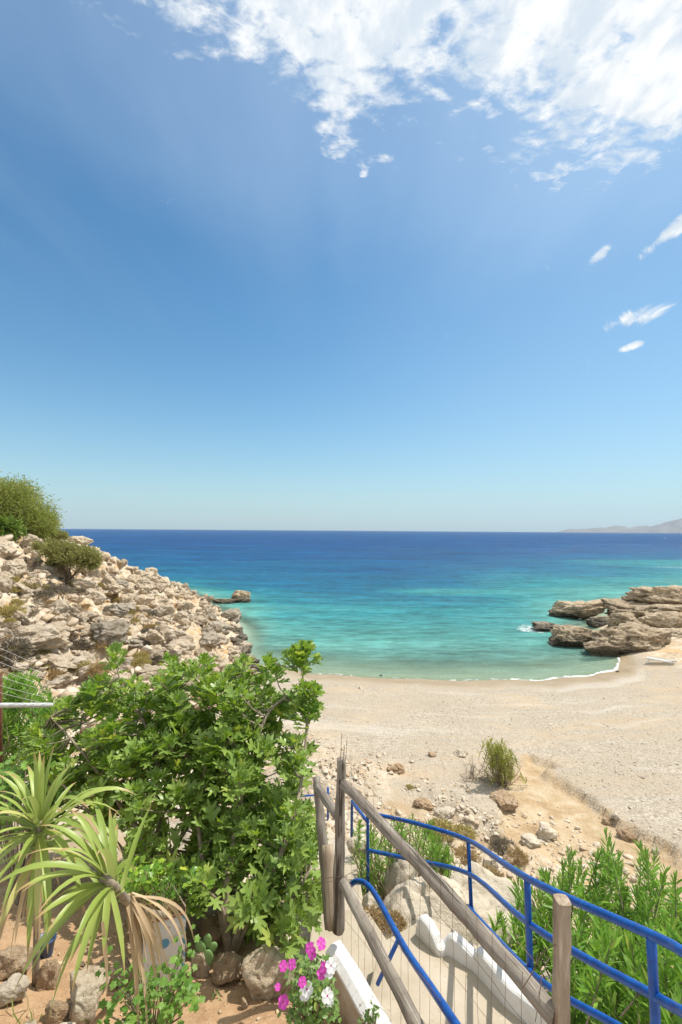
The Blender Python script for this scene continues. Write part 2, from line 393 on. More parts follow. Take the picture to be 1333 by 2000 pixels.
def whitemat():
    m, t, b, o = material('whitewash'); g = t.n('ShaderNodeNewGeometry').outputs['Position']
    n = t.noise(g, 5, 6, .65, .3); n2 = t.noise(g, 30, 5, .7)
    c = t.mix(t.mapr(n, .35, .75), (.72, .71, .69), (.60, .57, .52)); c = t.mix(t.mapr(n2, .63, .72, 0, .5), c, (.45, .39, .31))
    t.l(c, b.inputs['Base Color']); bump(t, b, t.math('ADD', n, t.math('MULTIPLY', n2, .4)), .5, .02); return m
M_WHITE = whitemat()
def stainmat():
    m, t, b, o = material('stained_render'); g = t.n('ShaderNodeNewGeometry').outputs['Position']
    n = t.noise(g, 4, 6, .65, .3); n2 = t.noise(g, 24, 6, .7)
    c = t.ramp(n, [(.3, (.33, .235, .15)), (.5, (.47, .37, .26)), (.7, (.56, .49, .40))])
    c = t.mix(t.mapr(n2, .6, .7, 0, .5), c, (.24, .17, .10))
    t.l(c, b.inputs['Base Color']); bump(t, b, n2, .6, .015); return m
M_STAIN = stainmat()
def concmat():
    m, t, b, o = material('sandy_concrete'); g = t.n('ShaderNodeNewGeometry').outputs['Position']
    n = t.noise(g, 2.2, 6, .6, .3); n2 = t.noise(g, 16, 6, .7); n3 = t.noise(g, 120, 3, .7)
    c = t.ramp(n, [(.3, (.37, .305, .22)), (.5, (.46, .39, .295)), (.7, (.52, .455, .36))])
    c = t.mix(t.mapr(n2, .57, .7, 0, .55), c, (.31, .25, .18)); c = t.mix(t.mapr(n3, .55, .75, 0, .35), c, (.28, .24, .19))
    t.l(c, b.inputs['Base Color']); bump(t, b, t.math('ADD', t.math('MULTIPLY', n2, .6), t.math('MULTIPLY', n3, .3)), .5, .012); return m
M_CONC = concmat()
def woodmat(name, c0, c1, c2):
    m, t, b, o = material(name); c = objcoord(t)
    g = t.noise(t.vscale(c, (22, 22, 1.6)), 2.2, 7, .65, .8); k = t.noise(c, 5, 4, .6); f = t.noise(t.vscale(c, (90, 90, 7)), 1.2, 4, .6)
    cc = t.ramp(g, [(.32, c0), (.48, c1), (.66, c2)]); cc = t.mix(t.mapr(k, .35, .7, 0, .4), cc, c0)
    cr = t.mapr(t.noise(t.vscale(c, (14, 14, .7), loc=(4, 0, 0)), 1.5, 4, .5), .60, .63); cc = t.mix(t.math('MULTIPLY', cr, .8), cc, (.05, .04, .03))
    t.l(cc, b.inputs['Base Color']); b.inputs['Roughness'].default_value = .9
    bump(t, b, t.math('SUBTRACT', t.math('ADD', g, t.math('MULTIPLY', f, .5)), cr), .9, .006); return m
M_WOOD = woodmat('weathered_pole_wood', (.12, .10, .08), (.24, .205, .165), (.38, .34, .28))
M_WOOD2 = woodmat('pale_stake_wood', (.20, .15, .10), (.36, .28, .20), (.50, .42, .32))
M_BARK = plain('bark', (.13, .095, .065), .9, .1, .4, 14, .8, .02)
M_TWIG = plain('fig_bark', (.27, .22, .16), .85, .15, .35, 16, .5, .01)
M_WIRE = plain('rusty_wire', (.20, .13, .085), .6, .3, .4, 30)
M_WIREP = plain('galvanised_wire', (.45, .43, .39), .45, .5, .2, 30)
M_PIPE = plain('grey_pipe_paint', (.50, .50, .50), .5, .4, .12, 20)
M_RUST = plain('rusty_iron', (.13, .055, .03), .8, .3, .4, 30, .3, .003)

# ------------------------------------------------------------------ ground sheet
def ground():
    NR, NC = 620, 560
    k = np.linspace(0, 1, NR); y = .2 + (160 - .2) * (np.exp(k * 4.6) - 1) / (math.exp(4.6) - 1)
    u = np.linspace(-1.35, 1.35, NC); uu = u
    Y = np.repeat(y[:, None], NC, 1); X = uu[None, :] * (Y + 2.2)
    Z = height(X, Y)
    V = np.stack([X, Y, Z], -1).reshape(-1, 3)
    a = (np.arange(NR - 1)[:, None] * NC + np.arange(NC - 1)[None]).ravel()
    Fq = np.stack([a, a + 1, a + NC + 1, a + NC], 1)
    m, t, b, o = material('shore_ground')
    g = t.n('ShaderNodeNewGeometry').outputs['Position']
    def at(n): q = t.n('ShaderNodeAttribute', attribute_name=n); return q.outputs['Fac']
    rock, soil, wet, earth = at('rock'), at('soil'), at('wet'), at('earth')
    # pebbles
    pv = t.n('ShaderNodeTexVoronoi'); pv.inputs['Scale'].default_value = 15.0; t.l(g, pv.inputs['Vector'])
    pv2 = t.n('ShaderNodeTexVoronoi'); pv2.inputs['Scale'].default_value = 36.0; t.l(g, pv2.inputs['Vector'])
    sp = t.n('ShaderNodeSeparateColor'); t.l(pv.outputs['Color'], sp.inputs[0]); sp2 = t.n('ShaderNodeSeparateColor'); t.l(pv2.outputs['Color'], sp2.inputs[0])
    peb = t.ramp(sp.outputs[0], [(0, (.32, .27, .205)), (.25, (.46, .395, .305)), (.7, (.54, .475, .38)), (1, (.64, .58, .49))])
    peb2 = t.ramp(sp2.outputs[0], [(0, (.36, .30, .225)), (.5, (.49, .42, .325)), (1, (.60, .54, .445))])
    pm = t.mix(t.mapr(t.noise(g, .5, 4, .6), .4, .6), peb, peb2)
    pm = t.mix(t.mapr(pv.outputs[0], .28, .50, 0, .35), pm, (.28, .22, .15))
    sand = t.ramp(t.noise(g, 1.0, 6, .6), [(.3, (.46, .355, .235)), (.6, (.53, .43, .31))])
    sdv = t.n('ShaderNodeAttribute', attribute_name='inland').outputs['Fac']; cv_ = t.n('ShaderNodeCombineXYZ'); sx_ = t.n('ShaderNodeSeparateXYZ'); t.l(g, sx_.inputs[0]); t.l(t.math('MULTIPLY', sx_.outputs[0], .07), cv_.inputs[0]); t.l(t.math('MULTIPLY', sdv, .62), cv_.inputs[1]); band = t.noise(cv_.outputs[0], 1.0, 6, .62, .3)
    sandm = t.mapr(t.math('ADD', t.noise(t.vscale(g, (.6, 1.4, 1)), .45, 5, .65, .4), t.math('MULTIPLY', t.noise(g, 5, 5, .7), .15)), .60, .70, 0, .75)
    cbeach = t.mix(sandm, pm, sand); cbeach = t.mix(t.mapr(band, .52, .64, 0, .55), cbeach, t.mix(.5, sand, (.47, .37, .26))); cbeach = t.mix(t.mapr(band, .46, .36, 0, .32), cbeach, (.64, .60, .53))
    # ochre earth
    ear = t.ramp(t.noise(g, 1.6, 8, .68, .3), [(.3, (.34, .225, .12)), (.45, (.46, .33, .19)), (.56, (.53, .41, .265)), (.7, (.60, .49, .34))])
    cbeach = t.mix(earth, cbeach, ear)
    wets = t.ramp(t.noise(g, .8, 5, .6), [(.3, (.34, .25, .15)), (.7, (.42, .33, .22))])
    cbeach = t.mix(wet, cbeach, wets)
    # limestone rubble ground
    n1 = t.noise(g, .9, 7, .62, .3); n2 = t.noise(g, 5, 8, .68)
    rk = t.ramp(t.math('ADD', t.math('MULTIPLY', n1, .45), t.math('MULTIPLY', n2, .55)), [(.34, (.20, .14, .085)), (.43, (.40, .30, .19)), (.52, (.54, .45, .33)), (.64, (.66, .58, .46))])
    rk = t.mix(t.mapr(t.noise(g, .8, 6, .7, .5), .50, .62, 0, .85), rk, (.52, .33, .15))
    cbeach = t.mix(1.0, cbeach, t.mix(t.noise(g, .35, 6, .65), (.80, .79, .78), (.96, .96, .95)), 'MULTIPLY')
    c = t.mix(rock, cbeach, rk)
    # garden soil
    so_ = t.ramp(t.noise(g, 3.5, 8, .7, .2), [(.3, (.30, .18, .095)), (.48, (.44, .28, .155)), (.7, (.54, .385, .24))])
    so_ = t.mix(t.mapr(t.noise(g, 45, 4, .7), .58, .7, 0, .6), so_, (.56, .45, .33))
    c = t.mix(soil, c, so_)
    t.l(c, b.inputs['Base Color']); t.l(t.mapr(wet, 0, 1, .9, .5), b.inputs['Roughness'])
    hp = t.math('MULTIPLY', t.math('SUBTRACT', .5, pv.outputs[0]), t.math('SUBTRACT', 1.0, t.math('MAXIMUM', soil, t.math('MAXIMUM', rock, wet))))
    hh = t.math('ADD', t.math('MULTIPLY', hp, .5), t.math('MULTIPLY', n2, 1.0)); hh = t.math('ADD', hh, t.math('MULTIPLY', t.noise(g, 38, 5, .7), .25))
    bump(t, b, hh, .7, .06)
    me = mk('ground', V, Fq, m, True)
    s, dist, hill, yy, bank, gar = [q.reshape(-1) for q in masks(X, Y)]
    x, y_ = X.ravel(), Y.ravel()
    # ochre gully running across the beach to the right foreground
    gx = np.interp(y_, [5, 7, 9, 10, 12, 14, 15.5, 17], [6.5, 6.2, 6.0, 6.0, 6.1, 6.0, 6.4, 7])
    gw = np.interp(y_, [5, 8, 10, 13, 15, 16.2, 17], [3.0, 2.6, 2.3, 1.5, 1.1, .5, 0])
    earth = sst(np.abs(x - gx) + .9 * fbm(x * .8, y_ * .8, 5) + .35 * fbm(x * 4, y_ * 4, 4), gw + .35, gw - .3) * (gw > .05)
    earth = np.maximum(earth, .8 * bank * (1 - gar) * sst(fbm(x * .5 + 3, y_ * .5, 4), -.05, .3))
    wetm = sst(s + .3 * fbm(x * .7, y_ * 2, 3), 2.6, .9)
    wetm = wetm * sst(s, -1.2, .1)
    rockm = np.maximum(hill, .65 * sst(yy, 19.0, 15.5) * sst(fbm(x * .9, y_ * .9 + 5, 4), -.2, .3))
    rockm = np.maximum(rockm, sst(x, 20.5, 22))
    for nme, arr in (('rock', rockm), ('soil', gar), ('wet', wetm * (1 - hill)), ('earth', earth), ('inland', np.clip(s, -3, 40) )):
        a_ = me.attributes.new(nme, 'FLOAT', 'POINT'); a_.data.foreach_set('value', (arr if nme == 'inland' else np.clip(arr, 0, 1)).astype(np.float32))
    o_ = link('ground', me); tag(o_, 'pebble beach with ochre earth, rocky slope and garden soil', None, None, 'structure')
ground()

# ------------------------------------------------------------------ sea
ROCKTIPS = [(17.8, 42.5, 1.9), (19.2, 38, .9), (23.7, 50.5, 1.6), (-7.0, 36.5, .5), (-12.3, 49, 1.0)]
def sea():
    NR, NC = 560, 420
    k = np.linspace(0, 1, NR); inv = 1 / 25.5 + (1 / 9000 - 1 / 25.5) * k; y = 1 / inv
    u = np.linspace(-1.3, 1.3, NC)
    Y = np.repeat(y[:, None], NC, 1); X = u[None] * (Y + 6)
    Z = .012 * fbm(X * .8, Y * 1.7, 3) * (Y < 200)
    V = np.stack([X, Y, Z], -1).reshape(-1, 3)
    a = (np.arange(NR - 1)[:, None] * NC + np.arange(NC - 1)[None]).ravel()
    Fq = np.stack([a, a + 1, a + NC + 1, a + NC], 1)
    m, t, b, o = material('sea_water')
    g = t.n('ShaderNodeNewGeometry').outputs['Position']
    off = t.n('ShaderNodeAttribute', attribute_name='off').outputs['Fac']; foam = t.n('ShaderNodeAttribute', attribute_name='foam').outputs['Fac']
    patch = t.noise(t.vscale(g, (.35, 1.0, 1)), .045, 6, .62, .6)
    lg = t.math('LOGARITHM', t.math('ADD', off, 1.0), 10.0)      # 0..4
    lg = t.math('ADD', lg, t.math('MULTIPLY', t.math('SUBTRACT', patch, .5), .75))
    col = t.ramp(t.math('DIVIDE', lg, 4.0), [(.0, (.30, .40, .30)), (.15, (.19, .37, .30)), (.26, (.085, .30, .27)), (.34, (.026, .215, .245)), (.41, (.005, .118, .222)), (.49, (.003, .076, .205)), (.60, (.003, .052, .18)), (1.0, (.004, .050, .165))])
    # darker weed and rock patches below the surface
    dk = t.mapr(t.noise(t.vscale(g, (.5, 1.2, 1), loc=(7, 3, 0)), .11, 6, .65, .8), .56, .70, 0, .45)
    col = t.mix(t.math('MULTIPLY', dk, t.mapr(lg, .6, 1.0)), col, t.mix(.5, col, (.01, .07, .12)))
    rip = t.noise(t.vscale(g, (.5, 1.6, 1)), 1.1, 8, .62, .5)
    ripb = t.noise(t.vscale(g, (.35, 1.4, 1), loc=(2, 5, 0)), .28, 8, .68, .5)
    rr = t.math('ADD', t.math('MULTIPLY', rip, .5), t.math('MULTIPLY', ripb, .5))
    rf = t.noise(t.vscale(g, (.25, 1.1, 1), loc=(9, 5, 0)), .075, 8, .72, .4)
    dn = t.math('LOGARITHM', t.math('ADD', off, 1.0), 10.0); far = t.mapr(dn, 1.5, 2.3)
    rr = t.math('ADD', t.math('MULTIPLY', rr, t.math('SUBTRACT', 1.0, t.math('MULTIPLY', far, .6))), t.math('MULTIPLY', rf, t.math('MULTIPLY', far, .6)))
    wv = t.mapr(rr, .40, .60, .58, 1.40, False)  # light and dark of the wave slopes, painted into the water colour
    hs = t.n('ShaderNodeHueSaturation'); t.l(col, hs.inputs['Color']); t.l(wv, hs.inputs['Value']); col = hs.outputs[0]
    fz = t.noise(g, 2.2, 6, .7, .4); fo = t.mapr(t.math('ADD', foam, t.math('MULTIPLY', t.math('SUBTRACT', fz, .5), 2.0)), .45, 1.0)
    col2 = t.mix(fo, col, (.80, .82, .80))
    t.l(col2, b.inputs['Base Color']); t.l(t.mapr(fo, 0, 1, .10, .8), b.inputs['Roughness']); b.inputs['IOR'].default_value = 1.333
    b.inputs['Specular IOR Level'].default_value = .0
    bh = t.math('ADD', t.math('MULTIPLY', rip, .3), t.math('ADD', ripb, t.math('MULTIPLY', rf, 3.0)))
    bp = bump(t, b, bh, .9, .9)
    tr = t.n('ShaderNodeBsdfTransparent'); tr.inputs[0].default_value = (.78, .97, .94, 1)
    al = t.mapr(off, .0, 8.0, .14, 1.0); al = t.math('MAXIMUM', al, fo)
    gl = t.n('ShaderNodeBsdfGlossy'); gl.inputs['Roughness'].default_value = .12; t.l(bp, gl.inputs['Normal'])
    fr_ = t.n('ShaderNodeFresnel'); fr_.inputs[0].default_value = 1.333; t.l(bp, fr_.inputs['Normal'])
    ff = t.math('MULTIPLY', t.math('MINIMUM', fr_.outputs[0], .26), t.math('SUBTRACT', 1.0, fo))     # a rough sea never mirrors fully at grazing angles
    mg = t.n('ShaderNodeMixShader'); t.l(ff, mg.inputs[0]); t.l(b.outputs[0], mg.inputs[1]); t.l(gl.outputs[0], mg.inputs[2])
    mx = t.n('ShaderNodeMixShader'); t.l(al, mx.inputs[0]); t.l(tr.outputs[0], mx.inputs[1]); t.l(mg.outputs[0], mx.inputs[2]); t.l(mx.outputs[0], o.inputs[0])
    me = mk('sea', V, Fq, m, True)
    s, dist, hill, yy, bank, gar = [q.reshape(-1) for q in masks(X, Y)]
    x, y_ = X.ravel(), Y.ravel()
    off = np.maximum(0, np.minimum(-s * .95, np.maximum(-dist, 0) * 2.8 + np.maximum(y_ - 60, 0) * .3 + 0))
    foam = sst(np.abs(s + .15 + .35 * fbm(x * .35, y_ * 0 + 8, 3)), .50, .05) * (.60 + .45 * sst(x, 6, 17)) * (x > -4.5) * (x < 20)
    foam = np.maximum(foam, .45 * sst(np.abs(s + 1.4 + .5 * fbm(x * .3, y_ * 0 + 18, 3)), .3, .03) * (x > 3) * (x < 17))
    foam = np.maximum(foam, .62 * sst(np.abs(dist + .2), .7, 0) * (y_ > 33) * (y_ < 70))
    for (rx, ry, rr_) in ROCKTIPS:
        foam = np.maximum(foam, .74 * sst(np.hypot(x - rx, (y_ - ry)) + .9 * fbm(x * .9, y_ * .9, 4), rr_ + .9, rr_ - 1.2))
    reef = np.hypot((x - 86) / 14, (y_ - 118) / 6); foam = np.maximum(foam, .52 * sst(reef, 1, .2)); 
    off = off * (1 - .45 * sst(np.hypot((x - 90) / 60, (y_ - 135) / 30), 1, .2)) * (1 - .5 * sst(np.hypot((x - 16) / 14, (y_ - 68) / 7), 1, .2))
    for nme, arr in (('off', off), ('foam', foam)):
        a_ = me.attributes.new(nme, 'FLOAT', 'POINT'); a_.data.foreach_set('value', arr.astype(np.float32))
    tag(link('sea', me), 'clear turquoise bay deepening to dark blue open sea', None, None, 'structure')
sea()

# ------------------------------------------------------------------ far headland
def headland():
    pts = [(1085, 1037), (1100, 1034), (1120, 1032), (1160, 1030), (1200, 1027), (1240, 1027), (1270, 1026), (1290, 1022), (1310, 1016), (1333, 1010), (1360, 1006), (1400, 1003), (1460, 996), (1560, 990)]
    D = 7200; n = 160; V = []; rows = 14
    for i in range(n + 1):
        px = 1085 + (1560 - 1085) * i / n
        pyt = np.interp(px, [p[0] for p in pts], [p[1] for p in pts]); r = ray(px, 1037)
        hor = 1035.4 + (px - 666) * .0068
        hz = max(0, (hor - pyt)) / F_PX * D * (1 + .12 * mnoise.noise(Vector((px * .05, 0, 0)))) + 8 * mnoise.noise(Vector((px * .3, 3, 0)))
        for j in range(rows + 1):
            k = j / rows; prof = math.sin(k * math.pi) ** .8
            y = D - 700 + 1500 * k; rg = mnoise.fractal(Vector((px * .04, k * 3, 1)), 1.0, 2.0, 5)
            V.append((r.x * y, y, -3 + max(0, hz) * prof * (1 + .35 * rg * (1 - abs(k - .5)))))
    F = [(i * (rows + 1) + j, (i + 1) * (rows + 1) + j, (i + 1) * (rows + 1) + j + 1, i * (rows + 1) + j + 1) for i in range(n) for j in range(rows)]
    m, t, b, o = material('far_hill_rock'); g = t.n('ShaderNodeNewGeometry').outputs['Position']
    t.l(t.ramp(t.noise(g, .004, 8, .65), [(.35, (.12, .12, .12)), (.65, (.24, .22, .20))]), b.inputs['Base Color'])
    tag(link('headland_hills', mk('headland_hills', V, F, m, True)), 'low hazy headland rising to a mountain on the horizon', None, None, 'structure')
headland()

# ------------------------------------------------------------------ rocks
_ico = {}
def ico(n):
    if n not in _ico:
        import bmesh
        bm = bmesh.new(); bmesh.ops.create_icosphere(bm, subdivisions=n, radius=1.0)
        V = np.array([tuple(v.co) for v in bm.verts]); F = np.array([[v.index for v in f.verts] for f in bm.faces]); bm.free(); _ico[n] = (V, F)
    return _ico[n]
def rock_shape(seed, sub=4, boxy=3.0, cuts=9, rough=.12, strata=0.0, fine=.03):
    V, F = ico(sub); r = random.Random(seed); o = Vector((seed * 3.71 % 50, seed * 1.37 % 50, seed * .73 % 50))
    R = (np.abs(V) ** boxy).sum(1) ** (-1 / boxy); Q = V * R[:, None] * .85
    for c in range(cuts):
        n = nrm(np.array([r.gauss(0, 1), r.gauss(0, 1), r.gauss(.1, .8)])); d = r.uniform(.50, .84)
        k = Q @ n; Q = Q - np.clip(k - d, 0, None)[:, None] * n * .93
    out = []
    for p, n in zip(Q, V):
        v = Vector(p); q = v * 1.5 + o
        a = rough * mnoise.fractal(q, .9, 2.1, 4) + fine * mnoise.fractal(q * 5, .8, 2.2, 3)
        a -= rough * max(0, .20 - abs(mnoise.noise(q * 1.1 + Vector((9, 9, 9))))) * 2.6
        a -= fine * 2.2 * max(0, .16 - abs(mnoise.noise(q * 3.3 + Vector((2, 7, 1))))) * 3
        a += fine * .8 * (mnoise.noise(q * 2.4) - .1)
        if strata:
            s_ = (v.z + .12 * mnoise.noise(q)) * strata; a += .028 * (math.sin(s_ * 6.28) + .6 * math.sin(s_ * 14.7 + 1))
        out.append(v + Vector(n) * a)
    return np.array([tuple(v) for v in out]), F
def rock(name, loc, size, rot, mat, label, cat='boulder', group=None, seed=1, me=None, **kw):
    if me is None:
        V, F = rock_shape(seed, **kw); me = mk(name, V, F, mat, True)
    o = link(name, me, None, loc); o.scale = size; o.rotation_euler = rot
    return tag(o, label, cat, group)
def rockpx(x0, x1, yt, yb, depth, mat, label, seed, d=None, name='sea_rock', rot=(0, 0, 0), ht=None, cat='rock', zb=-.25, **kw):
    if d is None:
        r = ray((x0 + x1) / 2, yb); d = (EYE - 0.0) / -r.z
    wd = (x1 - x0) / F_PX * (d + depth * .4) * 1.06
    rt = ray((x0 + x1) / 2, yt); h = EYE + rt.z * (d + depth * .7) if ht is None else ht
    c = P((x0 + x1) / 2, yb, d); r2 = ray((x0 + x1) / 2, yb)
    loc = Vector((r2.x * (d + depth / 2), d + depth / 2, (h + zb) / 2))
    return rock(name, loc, (wd / 2 * 1.12, depth / 2 * 1.1, max(.15, (h - zb) / 2) * 1.15), rot, mat, label, cat, 'rocks of the low headland by the beach', seed, **kw)
K = dict(sub=6, boxy=4.4, cuts=11, rough=.15, fine=.045)
rockpx(1232, 1420, 1139, 1200, 5.5, M_OUT, 'thick flat-topped block crowning the headland, its lower face grey', 3, d=44, strata=1.3, rot=(0, 0, .1), zb=.6, **K)
rockpx(1178, 1300, 1167, 1208, 5.0, M_OUT, 'broad layered ledge lying below the flat-topped block', 5, d=43.5, strata=2.2, rot=(0, rad(4), -.1), **K)
rockpx(1280, 1440, 1178, 1222, 5.0, M_OUT, 'layered ledge at the frame edge under the flat-topped block', 15, d=40, strata=2.0, **K)
rockpx(1082, 1184, 1168, 1207, 3.4, M_OUT, 'dark tilted slab wedge pointing out to the open sea', 8, d=46.5, strata=2.6, rot=(0, rad(-9), -.05), **K)
rockpx(1032, 1108, 1213, 1236, 2.6, M_GREY, 'low flat wave-washed rock at the tip with foam round it', 12, strata=1.2, **K)
rockpx(1070, 1172, 1220, 1270, 3.4, M_OUT, 'pitted brown rock standing in the shallows', 13, **K)
rockpx(1138, 1203, 1247, 1284, 2.0, M_OUT, 'small angular rock at the water edge before the pitted one', 21, **K)
rockpx(1168, 1326, 1206, 1291, 5.0, M_OUT, 'largest rounded boulder of the headland, bulging above the sunbed', 26, name='sea_boulder', **dict(K, boxy=2.6))
rockpx(1316, 1420, 1222, 1284, 5.0, M_OUT, 'rounded boulder cut by the frame edge beyond the sunbed', 31, name='sea_boulder', **dict(K, boxy=2.6))
rockpx(1186, 1262, 1196, 1232, 3.2, M_OUT, 'rough stained rock wedged between the ledges and the largest boulder', 35, d=39.5, **K)
rockpx(1255, 1350, 1194, 1236, 3.0, M_OUT, 'rough knobbly rock behind the largest boulder', 37, d=39, **K)
rockpx(1150, 1200, 1200, 1222, 2.4, M_GREY, 'small dark rock in the gap behind the pitted rock', 39, d=43, **K)
# lone rock off the left point
r_ = rockpx(452, 492, 1152, 1177, 2.0, M_OUT, 'lone dark rock standing in the sea off the rocky point', 44, name='sea_rock', **K); r_['group'] = 'rocks off the rocky point'
r_ = rockpx(415, 470, 1168, 1180, 2.0, M_OUT, 'low dark reef between the point and the lone rock', 45, **K); r_['group'] = 'rocks off the rocky point'

# boulders of the left slope
protos = {}
for mname, mt in (('L', M_LIME), ('G', M_GREY)):
    protos[mname] = []
    for i in range(9):
        V, F = rock_shape(100 + i * 7 + (3 if mname == 'G' else 0), sub=5, boxy=random.uniform(2.2, 4.0), cuts=random.randint(12, 20), rough=.20, fine=.045)
        protos[mname].append(mk('boulder', V, F, mt, True))
special = [ # px,py(base),w px,h px,label
 (60, 1262, 130, 55, 'big pale block low on the slope with a dark hollow on its right'),
 (205, 1248, 95, 62, 'big smooth grey-faced boulder in the middle of the slope'),
 (62, 1155, 40, 46, 'rounded boulder with shaded underside left of the windswept shrub'),
 (292, 1130, 42, 34, 'bright upright boulder on the skyline above the sea'),
 (100, 1305, 120, 40, 'long tilted slab resting near the foot of the slope'),
 (122, 1268, 34, 22, 'small flat-bottomed stone perched on top of the tilted slab'),
 (450, 1212, 62, 34, 'large grey boulder at the outer end of the point'),
 (405, 1262, 60, 38, 'grey rounded boulder above the shallow water'),
 (205, 1150, 42, 44, 'pale boulder just right of the windswept shrub'),
 (430, 1240, 60, 40, 'jagged grey boulder above the water between two rounded ones'),
 (20, 1120, 55, 46, 'creamy outcrop boulder below the big tree'),
 (250, 1300, 60, 30, 'creamy boulder just above the fig tree crown'),
]
used = []
for i, (px, py, wp, hp, lab) in enumerate(special):
    g = G(px, py); d = g.y; s = wp / F_PX * d / 2; h = hp / F_PX * d / 2 * .9
    me = protos['G' if 'grey' in lab or 'point' in lab else 'L'][i % 9]
    rock('boulder', (g.x, g.y + s * .3, g.z + h * .4), (s * 1.1, s * .9, h * 1.15), (random.uniform(-.15, .15), random.uniform(-.3, .3), random.uniform(0, 6)) if i != 4 else (0, .35, .2), None, lab, 'boulder', 'limestone boulders of the rocky slope', me=me)
    used.append((g.x, g.y, s))
n = 0; tries = 0
while n < 282 and tries < 9000:
    tries += 1
    px = random.uniform(-40, 505); top = np.interp(px, [-40, 115, 200, 300, 370, 450, 485, 505], [1060, 1050, 1095, 1135, 1150, 1180, 1230, 1285])
    py = random.uniform(top, 1345)
    if random.random() < .22: px = random.uniform(118, 470); py = np.interp(px, [-40, 115, 200, 300, 370, 450, 485, 505], [1060, 1040, 1086, 1128, 1146, 1178, 1230, 1285]) + random.uniform(0, 26)
    g = G(px, py)
    if g.z < -.1 or g.y > 95 or (95 < px < 165 and 1112 < py < 1165): continue
    dist = float(foot(g.y)) - g.x
    if dist < (.5 if g.y > 40 else -.4): continue
    s = random.uniform(.25, .80) * (1.7 if random.random() < .14 else 1) * (1.0 if g.y > 20 else .6) * (.72 if g.y > 44 else 1)
    if any((g.x - a) ** 2 + (g.y - b) ** 2 < ((s + c) * .62) ** 2 for a, b, c in used): continue
    used.append((g.x, g.y, s))
    low = g.z < 2.2 or dist < 4
    key = 'G' if (low and g.y > 28 and random.random() < .6) or random.random() < .08 else 'L'
    sx_, sy_, sz_ = random.uniform(.85, 1.5), random.uniform(.8, 1.2), random.uniform(.5, 1.0)
    form = 'flat' if sz_ / sx_ < .52 else 'tall' if sz_ / sx_ > .84 else 'rounded'
    size = 'small' if s < .38 else 'large' if s > .72 else 'middling'
    tone = 'grey' if key == 'G' else 'creamy'
    if low and g.y > 30: zone = 'in the jumble along the water edge of the point'
    elif g.y > 34: zone = 'in the upper far part of the slope under the skyline'
    elif g.x < -15: zone = 'on the slope below the windswept shrub'
    elif g.y > 22: zone = 'in the middle of the slope towards the sea'
    else: zone = 'on the nearer slope just behind the garden bushes'
    lab = '%s %s %s boulder %s' % (size, form, tone, zone); grp = lab.replace(' boulder ', ' boulders ')
    rock('boulder', (g.x, g.y, g.z + s * .22), (s * sx_, s * sy_, s * sz_), (random.uniform(-.4, .4), random.uniform(-.4, .4), random.uniform(0, 6.28)), None, lab, 'boulder', grp, me=random.choice(protos[key]))
    n += 1

# loose stones as one mass each
def stones(name, pts, sizes, mats, label, sub=1, seed=3):
    V0, F0 = ico(sub); rr = np.random.default_rng(seed); V = []; Fs = []; n = 0
    var = []
    for k in range(10):
        q = V0 * (1 + rr.uniform(-.28, .28, (len(V0), 1))); nn_ = nrm(rr.normal(size=3)); q = q - np.clip(q @ nn_ - .5, 0, None)[:, None] * nn_; 
        for _ in range(7):
            n2_ = nrm(rr.normal(size=3)); q = q - np.clip(q @ n2_ - rr.uniform(.35, .65), 0, None)[:, None] * n2_
        var.append(q)
    N = len(pts); idx = rr.integers(0, 10, N)
    ang = rr.uniform(0, 6.28, N); sx = sizes * rr.uniform(.7, 1.4, N); sy = sizes * rr.uniform(.7, 1.3, N); sz = sizes * rr.uniform(.4, .8, N)
    M = np.zeros((N, 4, 4)); c, s_ = np.cos(ang), np.sin(ang)
    M[:, 0, 0] = c * sx; M[:, 0, 1] = -s_ * sy; M[:, 1, 0] = s_ * sx; M[:, 1, 1] = c * sy; M[:, 2, 2] = sz; M[:, :3, 3] = pts; M[:, 3, 3] = 1
    M[:, 2, 0] = sx * rr.uniform(-.3, .3, N); A = Acc()
    for k in range(10):
        if (idx == k).any(): A.add(*inst(var[k], F0, M[idx == k]))
    tag(link(name, A.mesh(name, mats)), label, None, None, 'stuff')
def stonemat(name, cols):
    m, t, b, o = material(name); gi = t.n('ShaderNodeNewGeometry'); r = gi.outputs['Random Per Island']
    c = t.ramp(r, [(i / (len(cols) - 1), q) for i, q in enumerate(cols)]); n = t.noise(gi.outputs['Position'], 14, 5, .7)
    c = t.mix(t.mapr(n, .45, .7, 0, .4), c, (.25, .19, .13)); t.l(c, b.inputs['Base Color']); bump(t, b, n, .4, .02); return m
M_PEB = stonemat('pebble_stone', [(.28, .24, .18), (.43, .37, .29), (.52, .46, .37), (.45, .35, .25), (.58, .53, .45), (.36, .32, .26)])
M_RUB = stonemat('rubble_stone', [(.40, .30, .20), (.54, .45, .34), (.60, .52, .41), (.48, .35, .22), (.62, .56, .46)])
N = 18000
uu = RNG.uniform(-.35, .85, N * 2); yb = 1 / RNG.uniform(1 / 26.5, 1 / 6.5, N * 2); xb = uu * (yb + 1)
s, dist, hill, yy, bank, gar = masks(xb, yb); gx = np.interp(yb, [5, 7, 9, 10, 12, 14, 15.5, 17], [6.5, 6.2, 6.0, 6.0, 6.1, 6.0, 6.4, 7]); gw = np.interp(yb, [5, 8, 10, 13, 15, 16.2, 17], [3.0, 2.6, 2.3, 1.5, 1.1, .5, 0])
ok = (s > 2.0) & (hill < .4) & (bank < .6) & ((np.abs(xb - gx) > gw) | (RNG.random(N * 2) < .10)) & (RNG.random(N * 2) < .25 + .75 * sst(fbm(xb * .35, yb * .7, 4), -.3, .2))
xb, yb = xb[ok][:N], yb[ok][:N]
sz = np.clip(RNG.lognormal(-4.0, .5, len(xb)), .008, .07)
